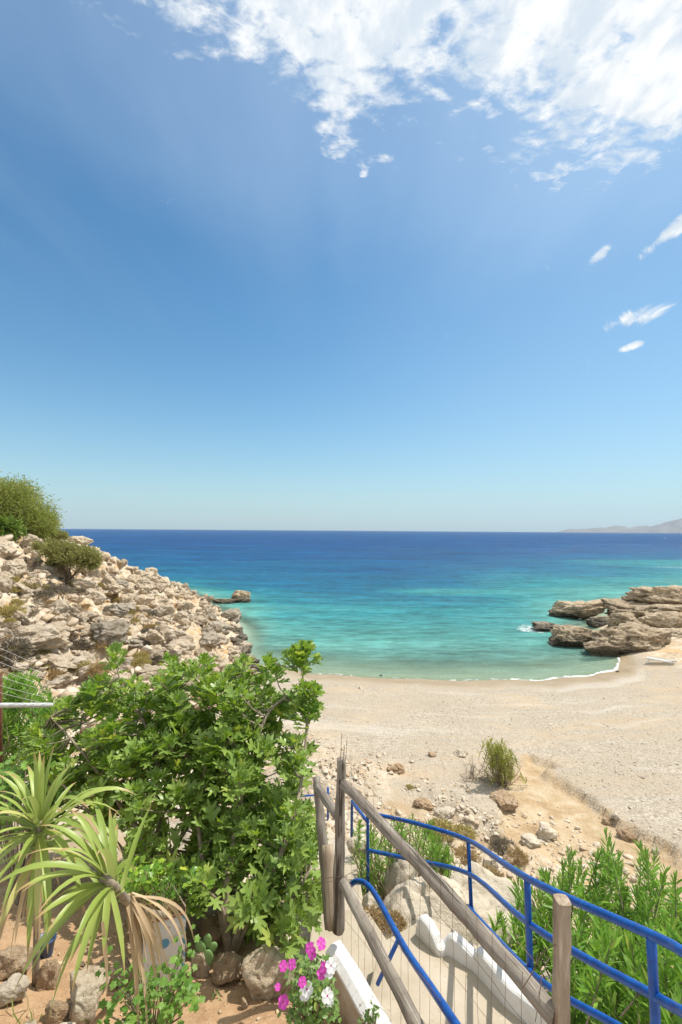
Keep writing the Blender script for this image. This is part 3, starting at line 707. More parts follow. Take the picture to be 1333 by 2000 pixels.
stones('pebbles', np.stack([xb, yb, height(xb, yb) + sz * .15], 1), sz, M_PEB, 'loose grey and cream pebbles strewn over the beach')
# rubble over the bank
N = 17000
uu = RNG.uniform(-.2, .62, N * 3); yb = 1 / RNG.uniform(1 / 19, 1 / 5.0, N * 3); xb = uu * (yb + .5)
s, dist, hill, yy, bank, gar = masks(xb, yb)
ok = (sst(yy, 19.6, 15.0) > RNG.random(N * 3) * .9) & (gar < .2) & (hill < .5) & (fbm(xb * .6, yb * .6 + 2, 4) + RNG.normal(0, .15, N * 3) > -.25) & ~((np.abs(xb) < .5) & (yb < 6.6))
xb, yb = xb[ok][:N], yb[ok][:N]; sz = np.clip(RNG.lognormal(-3.1, .65, len(xb)), .014, .13) * .85
stones('rubble', np.stack([xb, yb, height(xb, yb) + sz * .15], 1), sz, M_RUB, 'broken limestone rubble covering the bank above the beach', 2)
# rubble among boulders on slope
N = 5000
yb = 1 / RNG.uniform(1 / 60, 1 / 9, N * 2); fx = foot(yb); xb = fx - RNG.uniform(0, 1, N * 2) ** 1.2 * (yb * .75 + 2)
k = (height(xb, yb) > .2); xb, yb = xb[k][:N], yb[k][:N]; sz = np.clip(RNG.lognormal(-1.9, .5, len(xb)), .05, .4)
stones('scree', np.stack([xb, yb, height(xb, yb) + sz * .2], 1), sz, M_RUB, 'small broken stones filling the gaps between the slope boulders', 2, 9)
# soil crumbs
N = 3500
yb = RNG.uniform(1.7, 4.3, N * 2); xb = RNG.uniform(-3.6, .5, N * 2); gg = masks(xb, yb)[5]; k = gg > .9; xb, yb = xb[k][:N], yb[k][:N]
sz = np.clip(RNG.lognormal(-5.1, .6, len(xb)), .003, .03); M_CRUMB = stonemat('soil_crumb', [(.40, .25, .14), (.50, .35, .20), (.56, .44, .30), (.46, .30, .17)])
stones('soil_crumbs', np.stack([xb, yb, height(xb, yb) + sz * .2], 1), sz, M_CRUMB, 'crumbs of dry orange earth and grit on the garden soil', 1, 13)

# individual rocks on bank and beach
for px, py, wp, hp, mt, lab in [
 (985, 1583, 62, 26, M_RED, 'reddish flat rock on the rubble bank below the green beach shrub'),
 (1072, 1638, 50, 30, M_PALE, 'pale rock at the edge of the ochre gully where it passes the bank'),
 (1040, 1652, 46, 18, M_PALE, 'low pale slab leaning beside the gully'),
 (1228, 1642, 42, 24, M_RED, 'brown-sided rock in the gully bed behind the oleander'),
 (1192, 1612, 26, 18, M_RED, 'small brown rock upstream in the gully bed'),
 (1282, 1668, 18, 18, M_PALE, 'small bright stone behind the oleander tips'),
 (902, 1478, 34, 14, M_PALE, 'flat pale stone on the beach left of the green shrub'),
 (845, 1478, 22, 11, M_RED, 'ochre flat stone alone on the upper beach'),
 (705, 1346, 12, 6, M_PALE, 'small white stone on the wet sand by the shoreline'),
 (1205, 1604, 24, 12, M_PALE, 'small pale stone on the gully edge'),
 (870, 1602, 52, 22, M_PALE, 'crumbling pale rock shelf at the foot of the rubble bank'),
 (830, 1580, 44, 18, M_RED, 'crumbling ochre rock shelf on the rubble bank'),
 (778, 1512, 40, 20, M_RED, 'rough ochre rock half buried in the upper bank'),
 (965, 1700, 44, 36, M_PALE, 'rounded pale rock behind the top bar of the blue railing'),
 (1000, 1690, 34, 22, M_RED, 'small tan rock next to the rounded pale rock behind the railing'),
 (744, 1320, 8, 4, M_GREY, 'tiny grey stone on the wet sand'),
 (1208, 1313, 7, 4, M_GREY, 'tiny dark stone by the foam line near the headland'),
]:
    g = G(px, py); d = g.y; s = wp / F_PX * d / 2; h = hp / F_PX * d / 2
    rock('rock', (g.x, g.y + s * .4, g.z + h * .15), (s * 1.1, s * .9, h * 1.3), (0, random.uniform(-.2, .2), random.uniform(-.5, .5)), mt, lab, 'rock', seed=int(px), sub=5, boxy=2.6, cuts=14, rough=.18, fine=.05)

# ------------------------------------------------------------------ steps, path, walls
def prism(poly, z0, z1, mat, name, bev=.012):
    """poly list (x,y) counterclockwise, z0/z1 per-vertex or scalar"""
    import bmesh
    bm = bmesh.new(); n = len(poly)
    zt = z1 if hasattr(z1, '__len__') else [z1] * n; zb = z0 if hasattr(z0, '__len__') else [z0] * n
    a = [bm.verts.new((p[0], p[1], z)) for p, z in zip(poly, zb)]; b = [bm.verts.new((p[0], p[1], z)) for p, z in zip(poly, zt)]
    bm.faces.new(a[::-1]); top = bm.faces.new(b)
    for i in range(n): bm.faces.new((a[i], a[(i + 1) % n], b[(i + 1) % n], b[i]))
    bmesh.ops.recalc_face_normals(bm, faces=bm.faces)
    if bev: bmesh.ops.bevel(bm, geom=list(bm.edges), offset=bev, segments=2, affect='EDGES', profile=.6)
    me = bpy.data.meshes.new(name); bm.to_mesh(me); bm.free(); me.materials.append(mat); return me
def join(name, meshes, mat, smooth=False):
    V = []; F = []; n = 0
    for me in meshes:
        V += [tuple(v.co) for v in me.vertices]; F += [tuple(i + n for i in p.vertices) for p in me.polygons]; n = len(V)
    return mk(name, V, F, mat, smooth)
def xy(px, py, z):
    r = ray(px, py); d = (z - EYE) / r.z; return (r.x * d, d)
ZA = 5.93
st = []
pA = [(wall_x(1.3) + .02, 1.3), (2.0, 1.3), (1.55, 2.2), xy(1100, 1975, ZA), xy(930, 1845, ZA), xy(838, 1788, ZA), xy(806, 1806, ZA), xy(742, 1842, ZA), (wall_x(2.95) + .22, 3.05), (wall_x(2.6) + .02, 2.6)]
st.append(prism(pA, 5.3, ZA, M_CONC, 'a'))
ZB = 5.74
st.append(prism([(-.12, 2.95), (wall_x(2.95) + .24, 3.03), xy(744, 1838, ZA), (.42, 3.7), (.25, 4.05), (-.22, 4.05), (-.24, 3.0)], 5.2, ZB, M_CONC, 'b'))
ZC = 5.52
st.append(prism([(-.22, 4.0), (.27, 4.0), (.22, 4.62), (-.24, 4.62)], 5.0, ZC, M_CONC, 'c'))
st.append(prism([(-.26, 4.6), (.22, 4.6), (.20, 5.2), (-.28, 5.2)], 4.8, 5.30, M_CONC, 'd'))
st.append(prism([(-.30, 5.18), (.20, 5.18), (.16, 6.6), (-.42, 6.6)], [4.6, 4.6, 3.9, 3.9], [5.12, 5.12, 4.62, 4.62], M_CONC, 'e'))
st.append(prism([(-.42, 6.58), (.16, 6.58), (-.4, 9.5), (-1.1, 9.5)], [4.1, 4.1, 2.4, 2.4], [4.60, 4.60, 3.0, 3.0], M_CONC, 'f'))
tag(link('steps', join('steps', st, M_CONC)), 'sandy concrete steps and path going down to the beach', None, None, 'structure')

# low whitewashed wall left of the steps
gw_ = empty('garden_wall', (.3, 2.3, 6.1), 'low whitewashed wall between the garden soil and the steps', 'wall')
def ribbon(x_off0, x_off1, ys, z0f, z1f):
    V = []; 
    for y in ys:
        x = wall_x(y); nx, ny = .865, .502
        V.append([(x + nx * x_off0, y + ny * x_off0, z0f(y)), (x + nx * x_off1, y + ny * x_off1, z0f(y)), (x + nx * x_off1, y + ny * x_off1, z1f(y)), (x + nx * x_off0, y + ny * x_off0, z1f(y))])
    return V
def ribbon_mesh(name, V, mat, smooth=False):
    n = len(V); k = len(V[0]); vs = [p for r in V for p in r]; F = []
    for i in range(n - 1):
        for j in range(k): F.append((i * k + j, i * k + (j + 1) % k, (i + 1) * k + (j + 1) % k, (i + 1) * k + j))
    F.append(tuple(range(k))[::-1]); F.append(tuple((n - 1) * k + j for j in range(k)))
    return mk(name, vs, F, mat, smooth)
ysw = [1.2 + 1.72 * i / 24 for i in range(25)]
wtop = lambda y: 6.43 + .012 * math.sin(y * 5)
link('wall_body', ribbon_mesh('wall_body', ribbon(-.046, .05, ysw, lambda y: 5.6, lambda y: wtop(y) - .04), M_STAIN), gw_)
capV = []
for y in ysw:
    x = wall_x(y); nx, ny = .865, .502; z = wtop(y); prof = [(-.056, -.036), (-.054, -.022), (-.020, .004), (.0, .008), (.03, .008), (.052, .002), (.064, -.02), (.066, -.20), (.066, -.40), (.052, -.40), (.052, -.036)]
    j = .006 * mnoise.noise(Vector((y * 6, 0, 0)))
    capV.append([(x + nx * (a + j), y + ny * (a + j), z + b + .006 * mnoise.noise(Vector((y * 7, a * 9, 2)))) for a, b in prof])
link('wall_cap', ribbon_mesh('wall_cap', capV, M_WHITE), gw_)

# scalloped white kerb right of the steps
kp = empty('white_kerb', (.8, 3.0, ZA), 'scalloped whitewashed kerb along the outer side of the steps', 'kerb')
def kerb_piece(a, b, h0, h1, th=.085, drop=.25):
    (x0, y0), (x1, y1) = xy(*a, ZA), xy(*b, ZA); dx, dy = x1 - x0, y1 - y0; L = math.hypot(dx, dy); nx, ny = -dy / L, dx / L
    if nx < 0: nx, ny = -nx, -ny
    me = prism([(x0, y0), (x1, y1), (x1 + nx * th, y1 + ny * th), (x0 + nx * th, y0 + ny * th)], ZA - drop, [ZA + h0, ZA + h1, ZA + h1 + .004, ZA + h0 + .006], M_WHITE, 'kerb_block', .016)
    link('kerb_block', me, kp)
KB = [(812, 1826, .05), (815, 1829, .13), (822, 1835, .155), (834, 1847, .145), (846, 1860, .10), (853, 1867, .06), (862, 1870, .05), (872, 1867, .055), (876, 1867, .11), (882, 1870, .14), (900, 1882, .125), (921, 1895, .10), (924, 1897, .10), (928, 1901, .155), (940, 1914, .165), (985, 1965, .14), (1000, 1978, .135), (1062, 2028, .14), (1130, 2110, .14)]
kb = [Vector((*xy(a, b, ZA), ZA)) for a, b, h_ in KB]; V = []
for i, p in enumerate(kb):
    t_ = (kb[min(i + 1, len(kb) - 1)] - kb[max(i - 1, 0)]).normalized(); nn_ = Vector((-t_.y, t_.x, 0)); nn_ = nn_ if nn_.x > 0 or nn_.y > .9 else -nn_; hh = KB[i][2]
    V.append([tuple(p + nn_ * a + Vector((0, 0, b))) for a, b in ((0, -.02), (.0, hh - .03), (.005, hh - .012), (.018, hh - .002), (.035, hh + .002), (.062, hh), (.078, hh - .012), (.085, hh - .035), (.09, -.28))])
me = ribbon_mesh('kerb_body', V, M_WHITE, True); me.polygons.foreach_set('use_smooth', np.zeros(len(me.polygons), bool)); link('kerb_body', me, kp)

# big pale boulder under the rail
g = P(838, 1775, 4.35)
rock('boulder', (g.x + .02, g.y + .1, 5.10), (.58, .52, .62), (.1, .05, .4), M_PALE, 'large smooth pale boulder below the steps, seen through the wire fence', 'boulder', seed=204, sub=5, boxy=2.5, cuts=9, rough=.09, fine=.02)
g = P(805, 1722, 5.0)
rock('boulder', (g.x, g.y + .2, 5.10), (.34, .3, .42), (.1, -.1, 1.0), M_PALE, 'pale boulder behind the large smooth one, shaded by the thin oleander', 'boulder', seed=231, sub=5, boxy=2.5, cuts=9, rough=.09, fine=.02)
g = P(930, 1795, 4.4)
rock('boulder', (g.x + .12, g.y + .35, 4.98), (.75, .55, .55), (.1, .25, -.4), M_PALE, 'sloping pale rock face under the blue railing', 'boulder', seed=217, sub=5, boxy=3, cuts=10, rough=.10, fine=.025)
g = P(728, 1764, 4.25)
rock('rock', (g.x, g.y, g.z), (.10, .12, .10), (0, 0, .4), M_PALE, 'small pale stone at the foot of the blue post by the path', 'rock', seed=219)
g = P(700, 1636, 5.6)
rock('rock', (g.x, g.y, g.z - .08), (.16, .12, .12), (0, 0, .4), M_PALE, 'pale stone beside the path where the railing turns', 'rock', seed=229)

# ------------------------------------------------------------------ wooden pole fence
def pole(name, p0, p1, r0, r1, mat, parent, seg=14, wob=.16, seed=0, square=False, bend=0.0):
    p0 = Vector(p0); p1 = Vector(p1); L = (p1 - p0).length; n = max(8, int(L / .05))
    pts = []; rs = []
    for i in range(n + 1):
        k = i / n; pts.append(Vector((bend * math.sin(k * math.pi) + .006 * mnoise.noise(Vector((k * 5, seed, 0))), .006 * mnoise.noise(Vector((k * 5, seed, 9))), L * k)))
        rs.append((r0 + (r1 - r0) * k) * (1 + .09 * mnoise.noise(Vector((k * L * 7, seed * 2.3, 5)))))
    V, F = tube(pts, rs, seg, True, wob, seed)
    if square:
        for v in V:
            a = math.atan2(v[1], v[0]); r = math.hypot(v[0], v[1]); f = min(1.25, 1 / max(abs(math.cos(a)), abs(math.sin(a)))) * .92; v[0] *= f; v[1] *= f
    me = mk(name, V, quadfix(F), mat, not square)
    o = bpy.data.objects.new(name, me); COL.objects.link(o); o.parent = parent
    q = (p1 - p0).to_track_quat('Z', 'Y'); Mx = Matrix.Translation(p0) @ q.to_matrix().to_4x4()
    o.matrix_parent_inverse = Matrix.Translation(parent.location).inverted(); o.matrix_basis = Mx
    return o
A_top = P(667, 1482, 2.9); A_base = P(661, 1818, 2.9)
wf = empty('pole_fence', A_base, 'weathered grey pole fence with wire netting beside the steps', 'fence')
pole('post', A_base, A_top, .037, .028, M_WOOD, wf, seed=1)
N_top = P(1099, 1757, 1.80); N_base = P(1095, 2030, 1.80)
pole('post', N_base, N_top, .030, .029, M_WOOD2, wf, seed=2, square=True, wob=.05, seg=16)['label'] = 'pale split square stake with a flat sawn top'
pole('top_rail', P(671, 1531, 2.86), P(1085, 1985, 1.80), .030, .036, M_WOOD, wf, seed=3, bend=.012, wob=.2)
pole('lower_rail', P(670, 1722, 2.86), P(838, 2048, 2.22), .032, .033, M_WOOD, wf, seed=4, wob=.2)
pole('post', P(646, 1812, 3.12), P(619, 1517, 3.45), .040, .028, M_WOOD, wf, seed=5)
pole('short_rail', P(620, 1537, 3.4), P(659, 1592, 2.98), .030, .032, M_WOOD, wf, seed=6)
pole('board', P(655, 1815, 2.98), P(640, 1650, 3.2), .048, .040, M_WOOD2, wf, seed=7, wob=.1)
def netting():
    specs = []
    a = P(671, 1531, 2.83); b = P(1085, 1985, 1.77); nW = 19
    dirxy = (b - a); 
    for i in range(nW + 1):
        k = (i + .15 * random.random()) / nW; p = a + dirxy * k
        zt = p.z + .20 * (1 - k) ** 1.2 + .02 + random.uniform(-.01, .01); zb = 6.43 if k < .9 else 6.3
        j = lambda: random.uniform(-.006, .006)
        pts = [(p.x + j(), p.y + j(), z) for z in np.linspace(zt, zb, 9)]
        specs.append((pts, .0010, dict(seg=4, cap=False)))
    for q in range(6):
        f = q / 5
        za = 6.45 + (a.z + .18 - 6.45) * f; zb_ = 6.40 + (b.z - 6.40) * f
        pts = [(a.x + dirxy.x * k + random.uniform(-.004, .004), a.y + dirxy.y * k, za + (zb_ - za) * k + random.uniform(-.006, .006)) for k in np.linspace(0, 1, 25)]
        specs.append((pts, .0010, dict(seg=4, cap=False)))
    specs.append((path_smooth([P(1020, 1932, 1.86), P(1040, 1900, 1.84), P(1060, 1862, 1.80), P(1086, 1845, 1.79)], 6), .0018, dict(seg=5)))
    specs.append((path_smooth([P(1046, 1996, 1.84), P(1052, 1955, 1.84), P(1058, 1900, 1.82), P(1040, 1872, 1.82), P(1010, 1838, 1.86)], 6), .0014, dict(seg=5)))
    link('wire_netting', tubes_mesh('wire_netting', specs, M_WIRE), wf)
    sp = []
    for z in (.02, -.01): sp.append(([P(664, 1715 + z * 300, 2.86), P(612, 1720 + z * 200, 2.9)], .0016, dict(seg=5)))
    for px, l in ((666, 1432), (676, 1445), (671, 1455)): sp.append((path_smooth([P(667, 1530, 2.88), P(px, 1480, 2.88), P(px + 2, l, 2.88)], 4), .0016, dict(seg=5)))
    link('wire_end', tubes_mesh('wire_end', sp, M_WIRE), wf)
netting()

# ------------------------------------------------------------------ blue railing
TOP = [(688, 1566, 5.7), (719, 1606, 5.0), None, (719, 1588, 5.0), (760, 1596, 4.9), (820, 1610, 4.65), (915, 1641, 4.15), (1030, 1715, 2.75), (1272, 1826, 1.90), (1340, 1862, 1.72), (1480, 1930, 1.5)]
rl = empty('blue_railing', P(918, 1790, 4.15), 'bright blue tubular railing curving along the outer side of the steps', 'railing')
R = .0188
def topipe(name, pts, r=R, parent=rl, k=6):
    link(name, tubes_mesh(name, [(path_smooth([P(*q) for q in pts], k), r, dict(seg=12))], M_BLUE), parent)
topipe('top_rail', TOP[3:]); topipe('top_rail', TOP[:2] , k=3)
topipe('middle_rail', [(716, 1660, 5.0), (805, 1679, 4.7), (915, 1706, 4.15), (1036, 1806, 2.75), (1280, 1946, 1.90), (1345, 1982, 1.72), (1470, 2050, 1.5)])
topipe('lower_rail', [(914, 1770, 4.15), (960, 1820, 3.6), (1030, 1893, 2.75), (1100, 1945, 2.4), (1210, 2006, 2.1), (1330, 2090, 1.85)], .017)
for a, b in (((688, 1563, 5.7), (687, 1636, 5.7)), ((718.5, 1588, 5.0), (719, 1746, 5.0)), ((915, 1640, 4.15), (922, 1800, 4.15)), ((1030, 1716, 2.75), (1037, 1925, 2.75)), ((1272, 1828, 1.90), (1284, 2060, 1.90))):
    topipe('post', [a, b], R * (.9 if a[2] > 3 else 1.0), k=4)
link('base_plate', prism([(p.x + a, p.y + b) for p in [P(915, 1775, 4.15)] for a, b in ((-.05, -.04), (.05, -.04), (.05, .04), (-.05, .04))], P(915, 1775, 4.15).z - .006, P(915, 1775, 4.15).z + .006, M_BLUE, 'base_plate', .002), rl)
hr = empty('blue_handrail', P(741, 1925, 2.85), 'blue handrail with a hooked upper end on the wall side of the steps', 'handrail')
link('rail', tubes_mesh('rail', [(path_smooth([P(751, 1738, 3.48)] + [P(*q) for q in ((757, 1728, 3.52), (775, 1721.5, 3.5), (800, 1727, 3.42), (722, 1742, 3.3))][:0] + [P(682, 1737, 3.62), P(688, 1726, 3.62), P(700, 1721, 3.58), P(716, 1727, 3.5), P(735, 1750, 3.36), P(790, 1850, 2.78), P(840, 1925, 2.38), P(900, 2015, 2.02), P(960, 2110, 1.75)][0:], 6)[6:], .0195, dict(seg=12))], M_BLUE), hr)
link('support', tubes_mesh('support', [([P(780, 1832, 2.86), P(738, 1922, 2.92)], .013, dict(seg=10))], M_BLUE), hr)
fr = empty('far_blue_railing', P(641, 1560, 9.3), 'short piece of blue railing far down the path, seen behind the fig tree', 'railing')
for a, b in (((560, 1556, 9.3), (641, 1552, 9.3)), ): link('rail', tubes_mesh('rail', [([P(*a), P(*b)], .018, dict(seg=8))], M_BLUE), fr)
link('post', tubes_mesh('post', [([P(641, 1538, 9.3), P(641, 1600, 9.3)], .022, dict(seg=8))], M_BLUE), fr)

# ------------------------------------------------------------------ left wire fence with pipe
lf = empty('wire_fence', P(2, 1400, 5.2), 'grey pipe rail and slack wires on a rusty post at the left edge', 'fence')
link('pipe_rail', tubes_mesh('pipe_rail', [([P(-120, 1378, 5.0), P(124, 1377, 5.3)], .026, dict(seg=12))], M_PIPE), lf)
link('post', tubes_mesh('post', [([P(2, 1315, 5.2), P(2, 1520, 5.2)], .016, dict(seg=8))], M_RUST), lf)
sp = []
for a, b in (((-60, 1235), (60, 1292)), ((-60, 1250), (90, 1318)), ((-60, 1268), (110, 1335)), ((-60, 1283), (118, 1350)), ((-60, 1300), (100, 1352)), ((-60, 1320), (90, 1362)), ((-60, 1335), (80, 1372))):
    m_ = ((a[0] + b[0]) / 2, (a[1] + b[1]) / 2 + 2); sp.append((path_smooth([P(*a, 4.9), P(*m_, 5.1), P(*b, 5.3)], 5), .0022, dict(seg=5)))
link('wires', tubes_mesh('wires', sp, M_WIREP), lf)

# ------------------------------------------------------------------ leaves
def lance(nseg=4, w=.09, fold=.03, droop=.12):
    V = []; F = []
    for i in range(nseg + 1):
        k = i / nseg; ww = w * (math.sin(math.pi * min(1, k * .92 + .08)) ** .8) if i < nseg else .004
        z = -droop * k * k
        V += [(-ww, k, z + fold * (ww / w)), (0, k, z), (ww, k, z + fold * (ww / w))]
    for i in range(nseg):
        a = i * 3; F += [(a, a + 1, a + 4, a + 3), (a + 1, a + 2, a + 5, a + 4)]
    return np.array(V), np.array(F)
def figleaf(seed, lobes=True):
    r = random.Random(seed)
    out = [(-.03, 0), (-.09, .14), (-.15, .30), (-.42, .40), (-.38, .53), (-.15, .48), (-.34, .76), (-.24, .84), (-.11, .72), (0, 1.04), (.11, .72), (.24, .84), (.34, .76), (.15, .48), (.38, .53), (.42, .40), (.15, .30), (.09, .14), (.03, 0)]
    if not lobes: out = [(x * (1.05 if abs(x) > .3 else 1.5), y) for x, y in out]
    mid = [(0, .06), (0, .22), (0, .42), (0, .68)]
    V = []; 
    for x, y in out:
        x *= r.uniform(.88, 1.12); y *= r.uniform(.95, 1.05)
        V.append((x, y, .34 * abs(x) - .3 * (x * x) - .24 * y * y + r.uniform(-.05, .05)))
    n = len(V)
    for x, y in mid: V.append((x, y, -.20 * y * y - .03))
    m0, m1, m2, m3 = n, n + 1, n + 2, n + 3
    F = []
    asg = [m0, m0, m1, m1, m2, m2, m2, m3, m3, m3]
    for i in range(9):
        a, b = asg[i], asg[i + 1]; F.append((i, i + 1, a, a) if a == b else (i, i + 1, b, a))
    for i in range(9, 18):
        j = 18 - i; a, b = asg[j], asg[j - 1]; F.append((i, i + 1, a, a) if a == b else (i, i + 1, b, a))
    T = []
    for f in F:
        if f[2] == f[3]: T.append(f[:3])
        else: T += [(f[0], f[1], f[2]), (f[0], f[2], f[3])]
    return np.array(V), np.array(T)
def oval(w=.3):
    V = [(0, 0, 0), (-w * .8, .25, .05), (-w, .5, .05), (-w * .7, .8, .0), (0, 1, -.08), (w * .7, .8, 0), (w, .5, .05), (w * .8, .25, .05), (0, .5, -.03)]
    return np.array(V), np.array([(i, (i + 1) % 8, 8) for i in range(8)])
def lobed(seed=0):
    r = random.Random(seed); V = [(0, .5, .04)]
    for k in range(15):
        a = -math.pi / 2 + .35 + (2 * math.pi - .7) * k / 14; rr = .5 * (1.0 if k % 3 == 1 else .80 if k % 3 == 2 else .66) * r.uniform(.9, 1.1)
        V.append((math.cos(a) * rr, .5 + math.sin(a) * rr, .05 * math.cos(a * 3)))
    V.append((0, .0, 0)); V = np.array(V); n = 16
    return V, np.array([(0, k, k + 1) for k in range(1, n)] + [(0, n, 1)])
def rnd_dirs(n, rng=RNG): return nrm(rng.normal(size=(n, 3)))

# fig tree
def inpoly(x, y, poly):
    c = False; j = len(poly) - 1
    for i in range(len(poly)):
        xi, yi = poly[i]; xj, yj = poly[j]
        if (yi > y) != (yj > y) and x < (xj - xi) * (y - yi) / (yj - yi) + xi: c = not c
        j = i
    return c
def fig_tree():
    poly = [(45, 1500), (55, 1430), (100, 1392), (150, 1352), (195, 1325), (232, 1298), (290, 1345), (322, 1298), (365, 1305), (402, 1300), (430, 1320), (470, 1302), (528, 1300), (545, 1330), (520, 1350), (560, 1365), (578, 1330), (612, 1350), (602, 1395), (592, 1470), (575, 1540), (600, 1575), (615, 1640), (618, 1720), (612, 1800), (590, 1838), (550, 1822), (505, 1800), (478, 1765), (455, 1735), (420, 1720), (360, 1745), (300, 1735), (255, 1690), (262, 1650), (330, 1600), (230, 1600), (170, 1560), (90, 1540)]
    base = P(452, 1812, 3.15); base.z = H(base.x, base.y) - .03
    root = empty('fig_tree', base, 'big spreading fig tree with lobed leaves in front of the rocky slope', 'tree')
    rng = random.Random(5); ros = []
    def dep(px, py):
        return 3.05 + (1800 - py) / 540 * 1.35 + max(0, (330 - px)) / 300 * .35
    tries = 0
    while len(ros) < 540 and tries < 30000:
        tries += 1
        px, py = rng.uniform(40, 620), rng.uniform(1290, 1835)
        if not inpoly(px, py, poly): continue
        # dark hollow in the middle where stems show
        if px > 120 and mnoise.noise(Vector((px * .016, py * .016, 3.3))) > (.17 if py < 1640 else .34) and rng.random() < .85: continue
        hol = math.hypot((px - 330) / 75, (py - 1640) / 75)
        if hol < 1 and rng.random() < .8: continue
        if math.hypot((px - 440) / 36, (py - 1735) / 45) < 1 and rng.random() < .6: continue
        d = dep(px, py) + rng.random() ** 1.3 * .9 - .1 + .5 * mnoise.noise(Vector((px * .02, py * .02, 8.1)))
        p = P(px, py, d)
        if p.z < H(p.x, p.y) + .04: continue
        if any((p - q).length < .085 for q in ros): continue
        ros.append(p)
    ext = [P(px, py, d) for px, py, d in ((588, 1262, 4.35), (580, 1282, 4.32), (596, 1276, 4.38), (572, 1275, 4.36), (600, 1262, 4.4), (590, 1298, 4.3), (618, 1350, 4.15), (608, 1378, 4.2), (225, 1272, 4.5), (222, 1295, 4.48), (602, 1345, 4.2), (610, 1360, 4.2), (590, 1375, 4.15), (330, 1285, 4.6), (400, 1290, 4.6), (475, 1290, 4.5), (525, 1290, 4.4), (540, 1310, 4.4))]
    ros += ext
    # stems
    stems = []
    def stem(pts, r0, r1, n=5):
        q = path_smooth([Vector(p) for p in pts], n); rs = [r0 + (r1 - r0) * i / (len(q) - 1) for i in range(len(q))]; stems.append((q, rs))
    B = base
    stem([B, P(440, 1760, 3.2), P(455, 1650, 3.45), P(480, 1520, 3.8), P(520, 1400, 4.1), P(560, 1360, 4.25)], .032, .009)
    stem([B, P(480, 1775, 3.15), P(520, 1720, 3.25), P(560, 1640, 3.4), P(590, 1520, 3.75), P(600, 1380, 4.15), P(585, 1290, 4.3)], .028, .006)
    stem([B, P(500, 1780, 3.15), P(560, 1760, 3.2), P(590, 1730, 3.25)], .018, .006)
    stem([B, P(420, 1730, 3.3), P(400, 1700, 3.4), P(385, 1600, 3.7), P(360, 1450, 4.1), P(345, 1330, 4.5)], .026, .007)
    B2 = P(318, 1735, 3.75); B2.z = H(B2.x, B2.y) - .03
    stem([B2, P(312, 1640, 3.8), P(308, 1560, 3.9), P(300, 1450, 4.1), P(240, 1340, 4.4), P(224, 1280, 4.5)], .030, .005)
    stem([B2, P(285, 1650, 3.8), P(240, 1580, 3.9), P(170, 1480, 4.0), P(100, 1400, 4.2)], .026, .007)
    stem([B2, P(340, 1660, 3.85), P(400, 1560, 4.1), P(440, 1420, 4.4), P(470, 1320, 4.5)], .024, .007)
    stem([B2, P(262, 1690, 3.7), P(180, 1590, 3.7), P(110, 1520, 3.8)], .020, .007)
    stem([B, P(435, 1775, 3.15), P(405, 1735, 3.25), P(370, 1700, 3.4)], .013, .006)
    link('trunk', tubes_mesh('trunk', [(q, rs, dict(seg=8, wob=.15)) for q, rs in stems], M_TWIG), root)
    allp = [(p, r) for q, rs in stems for p, r in zip(q[4:], rs[4:])]
    tw = []
    for p in ros:
        c = min(allp, key=lambda a: (a[0] - p).length + max(0, a[0].z - p.z) * .8)
        if (c[0] - p).length < .05: continue
        mid = c[0].lerp(p, .5) + Vector((rng.uniform(-.03, .03), rng.uniform(-.03, .03), -.05 * (c[0] - p).length * 2))
        tw.append((path_smooth([c[0], mid, p], 3), [.0075, .0065, .006, .0055, .005, .005, .0045], dict(seg=5, cap=False)))
    link('twigs', tubes_mesh('twigs', tw, M_TWIG), root)
    # leaves
    A = Acc(); protos_ = [figleaf(i, i % 7 != 0) for i in range(8)]
    per = {i: [] for i in range(8)}
    cen = P(340, 1560, 4.1)
    for p in ros:
        out = (p - cen).normalized() * .45 + Vector((0, -.12, .9)) + Vector((rng.gauss(0, .25), rng.gauss(0, .25), 0)); out.normalize()
        t1 = out.orthogonal().normalized(); t2 = out.cross(t1); nl = rng.randint(9, 14); big = rng.uniform(.8, 1.15)
        for j in range(nl):
            k = j / nl; a = j * 2.4 + rng.uniform(-.3, .3); el = rad(84 - 62 * k + rng.uniform(-12, 12))   # inner leaves upright
            d = (out * math.sin(el) + (t1 * math.cos(a) + t2 * math.sin(a)) * math.cos(el)).normalized()
            s_ = big * (.06 + .075 * min(1, k * 1.8)) * rng.uniform(.75, 1.2)
            st_ = p - out * .17 * k + d * (.015 + .05 * k)
            up = (out + Vector((0, 0, .5)) + Vector((rng.gauss(0, .2), rng.gauss(0, .2), 0)))
            per[rng.randrange(8)].append((st_, d, up + Vector((rng.gauss(0, .3), rng.gauss(0, .3), 0)), s_))
    for i, L in per.items():
        a = [np.array([tuple(q[c]) for q in L]) for c in range(3)]; s_ = np.array([q[3] for q in L])
        A.add(*inst(*protos_[i], frames(a[0], a[1], a[2], s_)))
    link('crown', A.mesh('crown', M_FIG), root)
fig_tree()

